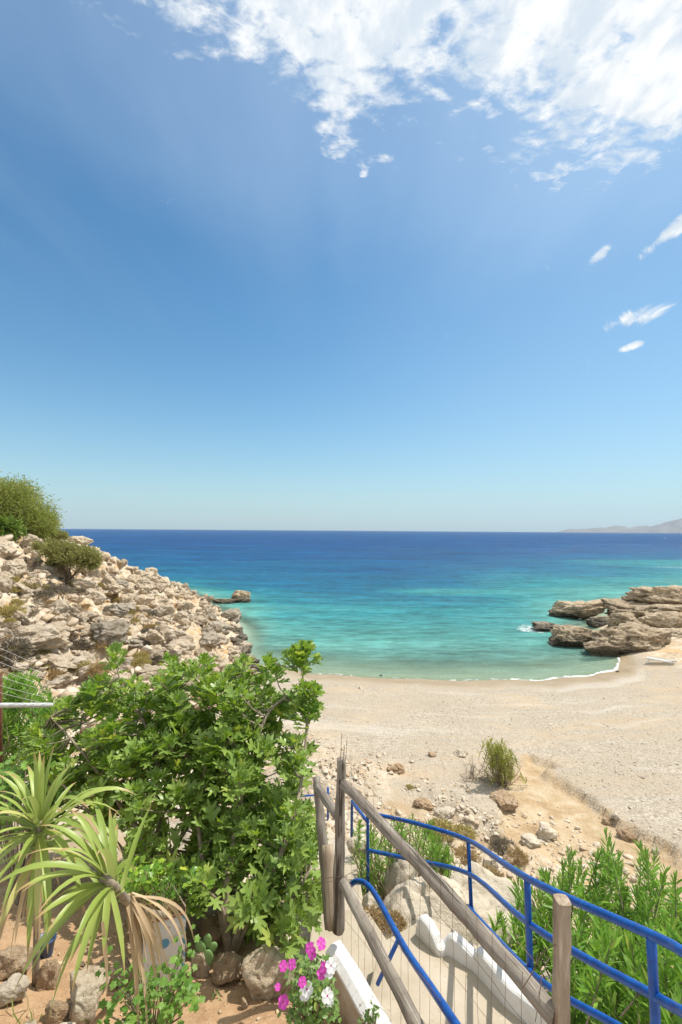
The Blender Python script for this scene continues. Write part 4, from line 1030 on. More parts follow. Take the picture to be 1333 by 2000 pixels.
# oleanders: upright shoots dressed with narrow leaves
def shoots(tips, length, leaf, nl, lean=.15, w=.10, rng=RNG, updir=(0, 0, 1), spread=48):
    Ms = []; st = []
    for tp in tips:
        tp = np.array(tuple(tp)); ax = nrm(np.array(updir) + rng.normal(0, lean, 3)); L = length * rng.uniform(.7, 1.2)
        t1 = nrm(np.cross(ax, [.3, .9, .1])); t2 = np.cross(ax, t1); n = int(nl * rng.uniform(.8, 1.15))
        k = np.linspace(0, 1, n); a = np.arange(n) * 2.2 + rng.uniform(0, 6); el = np.radians(90 - (12 + spread * k ** .7) + rng.normal(0, 9, n))
        d = ax[None] * np.sin(el)[:, None] + (t1[None] * np.cos(a)[:, None] + t2[None] * np.sin(a)[:, None]) * np.cos(el)[:, None]
        p = tp[None] - ax[None] * (L * k)[:, None]
        up = ax[None] + rng.normal(0, .3, (n, 3)); s_ = leaf * (.55 + .45 * np.minimum(1, k * 4)) * rng.uniform(.8, 1.2, n)
        Ms.append(frames(p, d, up, s_)); st.append(([tuple(tp - ax * L * 1.25), tuple(tp - ax * L * .5), tuple(tp)], [.005, .004, .002]))
    return np.concatenate(Ms), st
def shrub(name, tips, base, length, leaf, nl, label, cat='shrub', mat=M_OLE, group=None, stems=5, lean=.15, w=.10, updir=(0, 0, 1), spread=48, stemr=.012):
    root = empty(name, base, label, cat, group)
    Ms, st = shoots(tips, length, leaf, nl, lean, w, updir=updir, spread=spread)
    link('foliage', mk('foliage', *inst(*lance(3, w, .02, .10), Ms), mat), root)
    sp = [(a, b, dict(seg=5, cap=False)) for a, b in st]
    for t_, (a, b) in list(zip(tips, st))[::max(1, len(tips) // 60)]:
        a0 = Vector(a[0]); bb = Vector(base) + Vector((random.uniform(-.1, .1), random.uniform(-.1, .1), 0)) * stemr * 60
        mid = a0.lerp(bb, .5) + Vector((0, 0, -.05)); mid.x = a0.x * .65 + bb.x * .35; mid.y = a0.y * .65 + bb.y * .35
        sp.append((path_smooth([bb, mid, a0], 4), [stemr * (1 - .6 * i / 8) for i in range(9)], dict(seg=5, cap=False)))
    link('stems', tubes_mesh('stems', sp, M_TWIG), root)
    return root
# big oleander right of the railing
tips = []; rg = random.Random(3)
while len(tips) < 470:
    px = rg.uniform(985, 1480); d = 2.3 + 2.6 * rg.random() ** .9
    topy = np.interp(px, [985, 1010, 1060, 1110, 1150, 1185, 1215, 1250, 1290, 1333, 1480], [1760, 1705, 1700, 1665, 1650, 1632, 1660, 1655, 1690, 1715, 1760])
    zt = EYE + ray(px, topy).z * 4.6 + (4.6 - d) * .15
    p = P(px, topy, d); z = zt + rg.uniform(-.55, .02) - .12 * abs(math.sin(px * .05 + d * 3))
    p = Vector((p.x, d, z))
    if p.x < 1.40: continue
    tips.append(p)
for px, py, d in ((1185, 1628, 4.4), (1192, 1650, 4.2), (1175, 1660, 4.3), (1250, 1652, 4.3), (1262, 1668, 4.2), (1110, 1662, 4.3), (1120, 1690, 4.2), (1100, 1685, 4.3), (1012, 1705, 4.0), (1022, 1730, 3.7), (1000, 1790, 4.1), (985, 1800, 4.3), (978, 1790, 4.4), (1060, 1700, 4.0), (1300, 1700, 4.0), (1320, 1712, 4.0)): tips.append(P(px, py, d))
for i in range(70):
    px = rg.uniform(1110, 1400); py = rg.uniform(1800, 2010); tips.append(P(px, py, 1.46 / ray(px, py).x + rg.uniform(0, .45)))
shrub('oleander_bush', tips, Vector((2.6, 3.3, 4.2)), .38, .115, 34, 'large bright green oleander filling the space beyond the blue railing', mat=M_OLE, lean=.22, w=.085, stemr=.014)
# thin oleander behind the boulder
tips = [P(rg.uniform(700, 880), 0, rg.uniform(5.0, 6.2)) for i in range(0)]
for i in range(150):
    px = rg.uniform(690, 878); ty = np.interp(px, [690, 740, 805, 840, 878], [1600, 1610, 1580, 1600, 1660]); tips.append(P(px, rg.uniform(ty, 1730 if px < 800 else 1690), rg.uniform(5.0, 6.0)))
shrub('oleander_bush', tips, Vector((.75, 5.5, 4.5)), .26, .085, 34, 'thin-leaved oleander clump beside the path under the railing', lean=.25, w=.06)
# left oleander behind the wire fence
tips = []
for i in range(210):
    px = rg.uniform(-80, 108); ty = np.interp(px, [-80, 0, 60, 105], [1320, 1318, 1312, 1360]); tips.append(P(px, ty + 175 * rg.random() ** 1.4, rg.uniform(5.6, 6.8)))
shrub('oleander_bush', tips, Vector((-4.9, 6.2, H(-4.9, 6.2))), .40, .13, 30, 'dense oleander behind the grey pipe rail at the left edge', lean=.3, w=.085)
# lone green shrub on the beach
b0 = G(985, 1532)
tips = [P(968 + rg.gauss(0, 13), 0, b0.y) for i in range(0)]
for i in range(80):
    k = rg.random() ** .8; px = 974 + rg.gauss(0, 11 + 9 * (1 - k)) + (k - .5) * -22; py = 1445 + (1 - k) * 72; tips.append(P(px, py, b0.y + rg.uniform(-.4, .4)))
shrub('beach_shrub', tips, b0, .45, .17, 20, 'lone airy green shrub standing on the beach beside the ochre gully', lean=.35, w=.09, mat=leafmat('olive_shrub_leaf', (.22, .24, .035), (.44, .46, .10), (.3, .3, .1), .35, .6))
g = G(930, 1522)
shrub('dry_brush', [P(rg.uniform(905, 965), rg.uniform(1492, 1528), g.y + rg.uniform(-.3, .3)) for i in range(46)], g, .3, .12, 12, 'grey dead brushwood lying at the foot of the beach shrub', 'brushwood', M_GSC, lean=.9, w=.04)

# ------------------------------------------------------------------ trees on the slope
def crown_tree(name, base, blobs, nleaf, leaf, mat, label, trunks, w=.12, droopy=.3, seed=1, group=None):
    rng = np.random.default_rng(seed); root = empty(name, base, label, 'tree', group)
    Ms = []
    for (c, r, share) in blobs:
        n = int(nleaf * share); c = np.array(tuple(c)); rr = np.array(r)
        nc = max(6, n // 60); cd = rnd_dirs(nc, rng); cp = c + cd * rr * (rng.random((nc, 1)) ** .35)       # clumps
        idx = rng.integers(0, nc, n); p = cp[idx] + rng.normal(0, 1, (n, 3)) * (rr.mean() * .17)
        outd = nrm(p - c + 1e-6); d = nrm(outd * .7 + rng.normal(0, .55, (n, 3)) + np.array([0, 0, .25 - droopy]))
        Ms.append(frames(p, d, rng.normal(0, 1, (n, 3)), leaf * rng.uniform(.6, 1.3, n)))
    link('crown', mk('crown', *inst(*lance(2, w, .02, .15), np.concatenate(Ms)), mat), root)
    sp = [(path_smooth([Vector(q) for q in pts], 4), np.linspace(r0, r1, 4 * (len(pts) - 1) + 1), dict(seg=7, wob=.2)) for pts, r0, r1 in trunks]
    link('trunk', tubes_mesh('trunk', sp, M_BARK), root)
    return root
d0 = 34.0
bb = G(60, 1056)
def Q(px, py, dd=0): return P(px, py, d0 + dd)
crown_tree('tamarisk_tree', bb, [(Q(0, 990), (3.0, 2.6, 1.9), .34), (Q(50, 1015), (2.2, 2.0, 1.35), .2), (Q(82, 1022), (1.1, 1.3, .75), .08), (Q(-60, 1000), (3.2, 3, 2.2), .26), (Q(20, 962), (1.8, 1.8, .8), .12)], 42000, .21, M_TREE,
   'large rounded green tree on top of the slope at the left edge', [([bb, Q(50, 1040), Q(30, 1010), Q(10, 980)], .16, .05), ([bb, Q(70, 1040), Q(85, 1022)], .09, .03), ([bb, Q(20, 1050), Q(-30, 1020)], .12, .04)], .13, .15, 2)
b3 = Q(20, 1052, -3)
b3.z = H(b3.x, b3.y)
crown_tree('small_green_tree', b3, [(Q(5, 1035, -3), (1.0, 1.0, .75), 1.0)], 3500, .26, leafmat('bright_tree_leaf', (.06, .16, .02), (.26, .34, .04), (.2, .3, .08), .35, .5, (.5, .45, .05)), 'small bright green bush tucked under the big rounded tree', [([b3, Q(15, 1045, -3), Q(5, 1035, -3)], .05, .02)], .2, .1, 8)
d0 = 31.0; bb = G(128, 1140); d0 = bb.y
crown_tree('windswept_shrub', bb, [(Q(152, 1086), (1.15, .9, .42), .40), (Q(118, 1078), (1.0, .9, .40), .28), (Q(98, 1068), (.8, .7, .3), .13), (Q(176, 1098), (.6, .6, .34), .14), (Q(108, 1100), (.35, .4, .22), .05)], 15000, .22, M_TAM,
   'olive green windswept shrub with bare dark trunks among the boulders', [([bb, Q(130, 1125), Q(122, 1108), Q(110, 1085)], .10, .03), ([bb, Q(140, 1128), Q(155, 1112), Q(170, 1098)], .09, .03), ([bb, Q(136, 1118), Q(140, 1095)], .06, .02)], .10, -.1, 4)
b4 = G(95, 1062); d0 = b4.y
crown_tree('low_olive_shrub', b4, [(Q(88, 1048), (1.2, 1.0, .42), .6), (Q(110, 1046), (.7, .7, .4), .4)], 4200, .22, M_TAM, 'low olive shrub between the large tree and the windswept shrub', [([b4, Q(92, 1055), Q(90, 1048)], .05, .02)], .11, 0, 6)

# dry cushion scrub
def cushion(seed, mat):
    rng = np.random.default_rng(seed); n = 1500; d = rnd_dirs(n, rng); d[:, 2] = np.abs(d[:, 2]); p = d * np.array([.55, .55, .35]) * rng.uniform(.55, 1, (n, 1)) * (1 + .2 * np.sin(d[:, :1] * 7 + seed) * np.cos(d[:, 1:2] * 6))
    M = frames(p, nrm(d + rng.normal(0, .6, (n, 3))), rng.normal(0, 1, (n, 3)), rng.uniform(.07, .17, n))
    return mk('dry_shrub', *inst(*lance(2, .11, .02, .1), M), mat)
cm = {'d': [cushion(i, M_DRY) for i in range(3)], 'g': [cushion(i + 5, M_GSC) for i in range(2)], 'y': [cushion(i + 9, M_YSC) for i in range(2)]}
def put_cushion(g, s, key, label, group):
    o = link('dry_shrub', random.choice(cm[key]), None, (g.x, g.y, g.z - .05 * s)); o.scale = (s * random.uniform(.9, 1.3), s, s * random.uniform(.8, 1.1)); o.rotation_euler = (0, 0, random.uniform(0, 6))
    return tag(o, label, 'shrub', group)
for px, py, wp, key, lab in [(28, 1272, 85, 'g', 'grey-green cushion shrub at the left edge below the big pale block'), (25, 1300, 80, 'g', 'grey dead cushion shrub just above the garden oleander'),
   (155, 1262, 60, 'g', 'brownish cushion shrub at the foot of the grey-faced boulder'), (122, 1245, 56, 'y', 'straw-coloured tuft beside the grey-faced boulder'), (110, 1158, 62, 'g', 'dark grey shrub under the windswept shrub'),
   (90, 1165, 40, 'g', 'grey tuft among stones left of the dark grey shrub'), (152, 1305, 50, 'y', 'pale dry tuft just above the fig tree top'), (15, 1200, 60, 'y', 'yellowish tuft at the left edge in mid slope')]:
    g = G(px, py); put_cushion(g, wp / F_PX * g.y / 1.25, key, lab, 'dry tufts on the rocky slope')
k = 0; tr = 0
while k < 90 and tr < 1800:
    tr += 1; px = random.uniform(-20, 330); py = random.uniform(1130, 1335); g = G(px, py)
    if g.z < .8 or g.y > 50 or float(foot(g.y)) - g.x < 1.5: continue
    put_cushion(g, (z_ := random.uniform(.3, .8)), (c_ := random.choice('ddyyyg')), (lb_ := '%s %s growing between boulders %s' % ({'d': 'tawny dry', 'y': 'yellowish dry', 'g': 'grey leafless'}[c_], 'cushion' if z_ > .55 else 'tuft', 'high on the far slope' if g.y > 34 else 'below the windswept shrub' if g.x < -14 else 'in the middle of the slope' if g.y > 20 else 'just behind the garden bushes')), lb_.replace('cushion', 'cushions').replace('tuft', 'tufts')); k += 1
for px, py, wp, key, lab in [(985, 1655, 52, 'g', 'grey wiry cushion shrub on the bank behind the blue top rail'), (905, 1630, 46, 'y', 'yellow-green cushion just behind the blue top rail'), (955, 1722, 70, 'd', 'brown dry cushion shrub framed by the blue railing bars'),
   (905, 1680, 60, 'd', 'tawny cushion shrub left of the railing post on the bank'), (860, 1622, 60, 'y', 'ochre flat tuft above the thin oleander'), (1012, 1676, 40, 'd', 'small brown tuft beside the rounded pale rock'), (985, 1745, 50, 'd', 'reddish dry tuft low between the railing bars'), (800, 1540, 20, 'y', 'tiny straw tuft alone on the rubble bank'),
   (722, 1800, 60, 'd', 'brown dry scrub in the hollow beside the steps'), (768, 1806, 56, 'd', 'tan dry scrub between the steps and the large smooth boulder')]:
    if py in (1800, 1806):
        g = P(px, py, 4.0); 
    else: g = G(px, py)
    put_cushion(g, wp / F_PX * g.y / 1.25, key, lab, 'dry tufts on the bank by the railing')

# ------------------------------------------------------------------ yuccas
def strap(p0, d, L, w, grav, seg=9, bendtip=0.0, twist=0.0):
    p = Vector(p0); d = Vector(d).normalized(); V = []; side = d.cross(Vector((0, 0, 1)))
    if side.length < .15: side = Vector((1, 0, 0))
    side.normalize()
    for i in range(seg + 1):
        k = i / seg; ww = w * (.55 + .6 * math.sin(min(1, k * 1.6 + .1) * math.pi / 2)) * (1 - k ** 3.2) + .0006
        n_ = side.cross(d).normalized(); s2 = (side * math.cos(twist * k) + n_ * math.sin(twist * k))
        n2 = s2.cross(d)
        V += [p - s2 * ww + n2 * ww * .35, p, p + s2 * ww + n2 * ww * .35]
        d = (d + Vector((0, 0, -grav * (k + .15) * L))).normalized(); p = p + d * (L / seg)
    F = []
    for i in range(seg):
        a = i * 3; F += [(a, a + 1, a + 4, a + 3), (a + 1, a + 2, a + 5, a + 4)]
    return np.array([tuple(v) for v in V]), np.array(F)
def tipdir(c, px, py, d): return (P(px, py, d) - c)
def yucca(c, axis, tipslist, extra, label, base, mid, dead=(), seed=1, L=.5, w=.0145):
    rng = random.Random(seed); root = empty('yucca', base, label, 'plant', 'yuccas at the garden corner')
    A = Acc(); 
    for px, py, d in tipslist:
        v = tipdir(c, px, py, d); A.add(*strap(c + v.normalized() * .02, v.normalized() + Vector((0, 0, .30)), v.length * 1.12, w * rng.uniform(.85, 1.15), .55, twist=rng.uniform(-.5, .5)))
    axis = axis.normalized(); t1 = axis.orthogonal().normalized(); t2 = axis.cross(t1)
    for j in range(extra):
        k = j / extra; a = j * 2.4 + rng.uniform(-.2, .2); el = rad(80 - 95 * k); dd = axis * math.sin(el) + (t1 * math.cos(a) + t2 * math.sin(a)) * math.cos(el)
        if L == .40 and dd.x > .25: continue
        A.add(*strap(c - axis * .12 * k, dd, L * rng.uniform(.75, 1.1), w * rng.uniform(.8, 1.1), rng.uniform(.25, .9), twist=rng.uniform(-.6, .6)))
    me = A.mesh('leaves', M_YUC, True); kk = np.concatenate([np.repeat(np.arange(len(v) // 3) / (len(v) // 3 - 1), 3) for v in A.V]); at_ = me.attributes.new('along', 'FLOAT', 'POINT'); at_.data.foreach_set('value', kk.astype(np.float32)); link('leaves', me, root)
    q = path_smooth([base, mid, c - axis * .03, c + axis * .05], 5); link('stem', tubes_mesh('stem', [(q, np.linspace(.020, .017, len(q)), dict(seg=9, wob=.3))], M_TWIG), root)
    if dead:
        D = Acc()
        for (sx, sy, sd_), (px, py, d) in dead:
            s0 = P(sx, sy, sd_); v = P(px, py, d) - s0
            D.add(*strap(s0, v.normalized() + Vector((0, 0, .35)), v.length * 1.1, .008 * rng.uniform(.6, 1.3), .75, twist=rng.uniform(-2, 2)))
        link('dead_leaves', D.mesh('dead_leaves', M_DEAD, True), root)
    return root
c1 = P(78, 1618, 2.45); b1 = P(75, 1790, 2.75); b1.z = H(b1.x, b1.y)
tips1 = [(98, 1478, 2.5), (72, 1488, 2.45), (118, 1500, 2.4), (35, 1520, 2.5), (150, 1530, 2.3), (60, 1500, 2.6), (-20, 1540, 2.4), (-40, 1570, 2.3), (215, 1545, 2.4), (240, 1515, 2.6), (170, 1560, 2.6), (-30, 1640, 2.2), (-20, 1690, 2.2), (10, 1760, 2.15), (55, 1842, 2.2), (72, 1800, 2.15), (-40, 1600, 2.5), (190, 1600, 2.2), (-30, 1720, 2.3), (95, 1830, 2.25), (130, 1500, 2.65), (225, 1580, 2.3), (20, 1490, 2.6), (100, 1780, 2.1), (170, 1700, 2.1)]
dead1 = [((70, 1660, 2.45), (30, 1830, 2.3)), ((70, 1660, 2.45), (-10, 1850, 2.3)), ((80, 1660, 2.45), (10, 1880, 2.35)), ((75, 1670, 2.45), (45, 1800, 2.4)), ((80, 1660, 2.45), (112, 1730, 2.5)), ((80, 1665, 2.45), (76, 1850, 2.4))]
yucca(c1, Vector((-.1, -.15, 1)), tips1, 36, 'upright yucca head at the left edge, its leaves fanning upward', b1, P(74, 1710, 2.65), dead1, 1, .42)
c2 = P(213, 1722, 2.15)
tips2 = [(158, 1590, 2.2), (182, 1600, 2.3), (228, 1625, 2.3), (190, 1560, 2.4), (115, 1600, 2.15), (245, 1690, 2.2), (250, 1730, 2.3), (20, 1676, 2.0), (60, 1710, 1.95), (95, 1640, 2.0), (100, 1960, 1.95), (35, 1905, 1.9), (62, 1862, 1.9), (68, 1880, 2.0), (178, 1870, 2.0), (205, 1845, 2.0), (240, 1880, 2.1), (150, 1905, 1.9), (140, 1650, 2.0), (225, 1590, 2.4), (260, 1700, 2.4), (110, 1800, 1.9)]
dead2 = [((250 + 8 * math.sin(q[0]), 1750 + 6 * math.cos(q[1]), 2.30), q) for q in ((398, 1798, 2.5), (385, 1790, 2.45), (372, 1838, 2.4), (345, 1835, 2.3), (315, 1880, 2.2), (275, 1900, 2.2), (308, 1895, 2.25), (276, 1998, 2.15), (300, 2000, 2.2), (285, 1870, 2.25), (322, 1970, 2.2), (292, 1860, 2.2), (268, 1880, 2.3), (355, 1935, 2.25), (392, 1802, 2.6), (340, 1830, 2.4), (300, 1850, 2.35), (312, 1860, 2.3))]
dead2 += [((256, 1750, 2.30), (258 + i * 6.5, 1835 + (i * 37) % 60, 2.25 + .02 * i)) for i in range(12)]
dead2 += [((222, 1722, 2.15), (150, 1590, 2.2)), ((222, 1722, 2.2), (165, 1555, 2.3)), ((230, 1715, 2.2), (120, 1585, 2.2)), ((200, 1800, 2.0), (208, 1930, 2.0))]
b2 = P(322, 1800, 2.92); b2.z = 6.60
yucca(c2, Vector((-.45, -.45, .8)), tips2, 22, 'leaning yucca with straw-coloured dead leaves hanging over the tin planter', b2, P(270, 1775, 2.42), dead2, 2, .40)

# ------------------------------------------------------------------ tin planter
def tin():
    W_, Hh = .24, .33
    c = P(322, 1842, 2.95); gz = 6.26
    root = empty('tin_planter', (c.x, c.y, gz), 'blue and white square oil tin used as a planter, its rim rusty', 'planter')
    ang = rad(20)
    def tr(x, y, z): return (c.x + x * math.cos(ang) - y * math.sin(ang), c.y + x * math.sin(ang) + y * math.cos(ang), gz + z)
    h_ = W_ / 2; top = .40; t_ = .004
    o = [(-h_, -h_), (h_, -h_), (h_, h_), (-h_, h_)]; n = 5; V = []; F = []
    nside = 8
    ring = []
    for i in range(4):
        a, b = o[i], o[(i + 1) % 4]
        for j in range(nside):
            k = j / nside; dent = .010 * mnoise.noise(Vector((i * 3 + k * 3, 1, 2)));
            ring.append((a[0] + (b[0] - a[0]) * k, a[1] + (b[1] - a[1]) * k, dent))
    m = len(ring); levels = [0, .08, .16, .24, .32, top]
    for zi, z in enumerate(levels):
        for (x, y, dn) in ring: V.append(tr(x * (1 + dn), y * (1 + dn * 2), z))
    for (x, y, dn) in ring: V.append(tr(x * (1 + dn) * .96, y * (1 + dn * 2) * .96, top))
    for (x, y, dn) in ring: V.append(tr(x * .96, y * .96, top - .06))
    for l in range(len(levels) + 1):
        for j in range(m): F.append((l * m + j, l * m + (j + 1) % m, (l + 1) * m + (j + 1) % m, (l + 1) * m + j))
    mt, t, b, ou = material('printed_tin'); cc = t.n('ShaderNodeTexCoord').outputs['Object']
    q = t.vscale(cc, (1, 1, 1), rot=(0, 0, 0)); sp = t.n('ShaderNodeSeparateXYZ'); t.l(q, sp.inputs[0])
    # local coordinates along the tin faces
    gx_ = t.math('ADD', t.math('MULTIPLY', sp.outputs[0], math.cos(ang)), t.math('MULTIPLY', sp.outputs[1], math.sin(ang)))
    lx = t.math('SUBTRACT', gx_, c.x * math.cos(ang) + c.y * math.sin(ang)); lz = t.math('SUBTRACT', sp.outputs[2], gz)
    r = t.math('SQRT', t.math('ADD', t.math('POWER', t.math('ADD', lx, .0), 2.0), t.math('POWER', t.math('SUBTRACT', lz, .25), 2.0)))
    blue = (.08, .27, .42); wh = (.58, .60, .60)
    col = t.mix(t.mapr(r, .027, .030), blue, wh)
    col = t.mix(t.mapr(t.noise(cc, 9, 5, .6), .45, .7, 0, .6), col, (.36, .33, .28))
    st_ = t.math('GREATER_THAN', t.math('FRACT', t.math('MULTIPLY', t.math('ADD', lx, lz), 14.0)), .62); col = t.mix(t.math('MULTIPLY', st_, t.math('GREATER_THAN', lx, .098)), col, blue)
    rn = t.noise(cc, 30, 6, .7); col = t.mix(t.mapr(rn, .60, .70, 0, .8), col, (.20, .10, .05)); col = t.mix(t.mapr(lz, .375, .395), col, (.22, .11, .06))
    t.l(col, b.inputs['Base Color']); b.inputs['Roughness'].default_value = .45
    link('tin_body', mk('tin_body', V, F, mt), root)
    Vs = [tr(x * .95, y * .95, top - .05 + .012 * mnoise.noise(Vector((x * 30, y * 30, 3)))) for x in np.linspace(-h_, h_, 9) for y in np.linspace(-h_, h_, 9)]
    Fs = [(i * 9 + j, (i + 1) * 9 + j, (i + 1) * 9 + j + 1, i * 9 + j + 1) for i in range(8) for j in range(8)]
    link('potting_soil', mk('potting_soil', Vs, Fs, plain('potting_soil', (.30, .18, .10), .95, .1, .3, 20, .6, .01)), root)
    tips = [Vector(tr(random.uniform(-.09, .11), random.uniform(-.05, .11), top + random.uniform(.0, .13))) for i in range(22)]
    shrub('feathery_herb', tips, Vector(tr(.02, .04, top - .05)), .1, .035, 26, 'fine feathery green herb growing in the tin planter', 'plant', M_VIN, lean=.3, w=.10, stemr=.003)
tin()
# dark blue pot under the upright yucca
def pot():
    c = P(92, 1790, 3.0); gz = H(c.x, c.y) - .02; root = empty('flower_pot', (c.x, c.y, gz), 'dark blue pot half hidden under the upright yucca', 'pot')
    prof = [(.05, 0), (.06, .06), (.07, .13), (.08, .14), (.08, .16), (.07, .16), (.065, .12)]; V = []; F = []; s = 24
    for r, z in [(a * .72, b * .8) for a, b in prof]:
        for k in range(s): V.append((c.x + r * math.cos(6.2832 * k / s), c.y + r * math.sin(6.2832 * k / s), gz + z))
    for i in range(len(prof) - 1):
        for k in range(s): F.append((i * s + k, i * s + (k + 1) % s, (i + 1) * s + (k + 1) % s, (i + 1) * s + k))
    F.append(tuple((len(prof) - 1) * s + k for k in range(s)))
    link('pot_body', mk('pot_body', V, F, plain('dark_blue_glaze', (.03, .06, .14), .35, .5, .3, 10), True), root)
pot()
# cactus pads
def cactus():
    b = P(405, 1885, 3.0); b.z = H(b.x, b.y); root = empty('prickly_pear', b, 'small prickly pear with flat green pads beside the tin planter', 'cactus')
    V0, F0 = ico(3)
    for px, py, d, sx, sz, ry in ((405, 1872, 2.98, .040, .055, .1), (392, 1850, 2.98, .032, .045, -.4), (405, 1838, 3.0, .028, .045, .15), (416, 1850, 3.0, .026, .036, .6)):
        c = P(px, py, d); q = V0 * np.array([sx, .012, sz]); a = ry; R_ = np.array([[math.cos(a), 0, math.sin(a)], [0, 1, 0], [-math.sin(a), 0, math.cos(a)]])
        link('pad', mk('pad', q @ R_.T + np.array(tuple(c)), F0, M_CAC, True), root)
cactus()

# ------------------------------------------------------------------ garden stones
for px, py, wp, hp, mt, lab, d in [
 (518, 1880, 92, 92, M_GARD, 'large grey-brown garden stone with leaf shadows on it', 2.85),
 (450, 1880, 66, 56, M_RED, 'orange-tinged stone left of the large garden stone', 2.95),
 (556, 1895, 40, 80, M_GARD, 'narrow upright stone leaning against the large garden stone', 2.88),
 (602, 1880, 60, 72, M_RED, 'rounded tan stone behind the pink flowers', 2.95),
 (392, 1875, 34, 60, M_GARD, 'grey flat stone beside the tin planter', 2.98),
 (170, 1905, 92, 84, M_GARD, 'big grey-faced stone under the leaning yucca leaves', 2.60),
 (238, 1880, 70, 46, M_RED, 'tan stone behind the leafy plant', 2.85),
 (28, 1862, 56, 46, M_PALE, 'rounded pale stone at the left edge under the upright yucca', 2.60),
 (130, 2000, 70, 66, M_PALE, 'smooth cream stone cut by the bottom edge of the picture', 2.32),
 (95, 1830, 50, 60, M_RED, 'pinkish stone by the dark blue pot', 2.75),
 (478, 1886, 16, 22, M_RED, 'fist-sized orange stone beneath the large garden stone', 2.72),
 (420, 1790, 70, 60, M_RED, 'orange stone at the foot of the fig trunks', 3.3),
 (605, 1832, 26, 20, M_PALE, 'small cream stone at the end of the whitewashed wall', 3.05),
 (20, 1800, 80, 50, M_RED, 'brown stone in the shade of the upright yucca', 2.8),
 (275, 1615, 60, 60, M_PALE, 'pale stone showing through the hollow of the fig tree', 4.6),
 (210, 1545, 60, 30, M_PALE, 'white flat stone behind the upright yucca tips', 4.8),
 (60, 1925, 50, 22, M_GARD, 'low stone in the soil near the corner grass', 2.4),
 (110, 1890, 46, 40, M_RED, 'reddish stone between the yucca leaves and the cream stone', 2.5),
 (525, 1985, 40, 18, M_RED, 'low reddish stone in the soil left of the flowers', 2.35),
]:
    s = wp / F_PX * d / 2; h = hp / F_PX * d / 2; p = P(px, py - hp / 2, d); gz = H(p.x, p.y); p.z = max(min(p.z, gz + h * .7), gz - h * .2)
    rock('garden_stone', p, (s * 1.12, s * .9, h * 1.15), (random.uniform(-.15, .15), random.uniform(-.15, .15), random.uniform(-.4, .4)), mt, lab, 'stone', 'stones edging the garden bed', seed=int(px * 3 + py), sub=5, boxy=3.0, cuts=15, rough=.13, fine=.022)

# ------------------------------------------------------------------ lobed-leaf plant, flowers, small greens
def leafy(name, base, pts, leaf, proto, mat, label, cat='plant', per=9, spread=.07, stem=.003):
    root = empty(name, base, label, cat); Ms = []; sp = []
    for p in pts:
        p = Vector(p); n = per; a = np.arange(n) * 2.4 + random.random() * 6; pos = np.array(tuple(p)) + RNG.normal(0, spread * .5, (n, 3))
        d = np.stack([np.cos(a), np.sin(a), RNG.uniform(-.3, .5, n)], 1); up = np.array([0, -.35, 1.0]) + RNG.normal(0, .35, (n, 3))
        Ms.append(frames(pos, d, up, leaf * RNG.uniform(.6, 1.2, n)))
        mid = Vector(base).lerp(p, .55) + Vector((0, 0, .02)); sp.append((path_smooth([Vector(base), mid, p], 3), [stem * 1.2] * 7, dict(seg=5, cap=False)))
    link('foliage', mk('foliage', *inst(*proto, np.concatenate(Ms)), mat), root)
    link('stems', tubes_mesh('stems', sp, M_TWIG), root); return root
bs = P(300, 1975, 2.42); bs.z = H(bs.x, bs.y)
pts = []
while len(pts) < 46:
    px, py = random.uniform(205, 385), random.uniform(1862, 2010)
    if math.hypot((px - 298) / 80, (py - 1955) / 62) > 1 or (px < 240 and 1930 < py < 1970): continue
    pts.append(P(px, py, random.uniform(2.1, 2.45)))
pts += [P(222, 1895, 2.35), P(245, 1882, 2.35), P(228, 1920, 2.3), P(240, 1990, 2.2), P(215, 1985, 2.2), P(375, 1930, 2.4), P(360, 1855, 2.5), P(358, 1840, 2.5)]
leafy('leafy_plant', bs, pts, .040, lobed(1), M_GER, 'bright green plant with lobed leaves in front of the tin planter', per=6, spread=.06)
def petal_flower(r, col_mat, eye_mat, c, normal, root):
    V = [(0, 0, .001)]; F = []
    for k in range(5):
        a = k * 2 * math.pi / 5; b0 = len(V)
        for da, rr, z in ((-.16, .35, 0), (-.62, .78, .08), (-.34, .98, .02), (0, .95, -.06), (.34, 1.0, .03), (.62, .80, .1), (.16, .35, 0)): V.append((math.cos(a + da) * rr, math.sin(a + da) * rr, z))
        for q in range(6): F.append((0, b0 + q, b0 + q + 1))
    q = Vector(normal).to_track_quat('Z', 'Y').to_matrix(); W_ = [tuple(Vector(c) + q @ (Vector(v) * r)) for v in V]
    f = link('flower', mk('flower', W_, F, col_mat), root)
    E = [(0, 0, .03)] + [(math.cos(k * .785) * .14, math.sin(k * .785) * .14, .02) for k in range(8)]
    e = bpy.data.objects.new('flower_eye', mk('flower_eye', [tuple(Vector(c) + q @ (Vector(v) * r)) for v in E], [(0, 1 + k, 1 + (k + 1) % 8) for k in range(8)], eye_mat)); COL.objects.link(e); e.parent = f
    e.matrix_parent_inverse = Matrix()
    return f
M_PINK = leafmat('pink_petal', (.62, .04, .42), (.78, .10, .56), (.7, .2, .55), .35, .5); M_WPET = leafmat('white_petal', (.78, .78, .76), (.84, .84, .82), (.8, .8, .8), .35, .5); M_EYE = plain('flower_eye', (.35, .02, .16), .6)
bs = P(610, 2000, 2.38); bs.z = H(bs.x, bs.y)
pts = []
while len(pts) < 80:
    px, py = random.uniform(550, 662), random.uniform(1850, 2010)
    if math.hypot((px - 608) / 54, (py - 1945) / 78) > 1: continue
    pts.append(P(px, py, random.uniform(2.05, 2.32)))
vr = leafy('periwinkle_plant', bs, pts, .030, oval(.25), M_VIN, 'flowering periwinkle with pink and white blooms by the whitewashed wall', per=9, spread=.04)
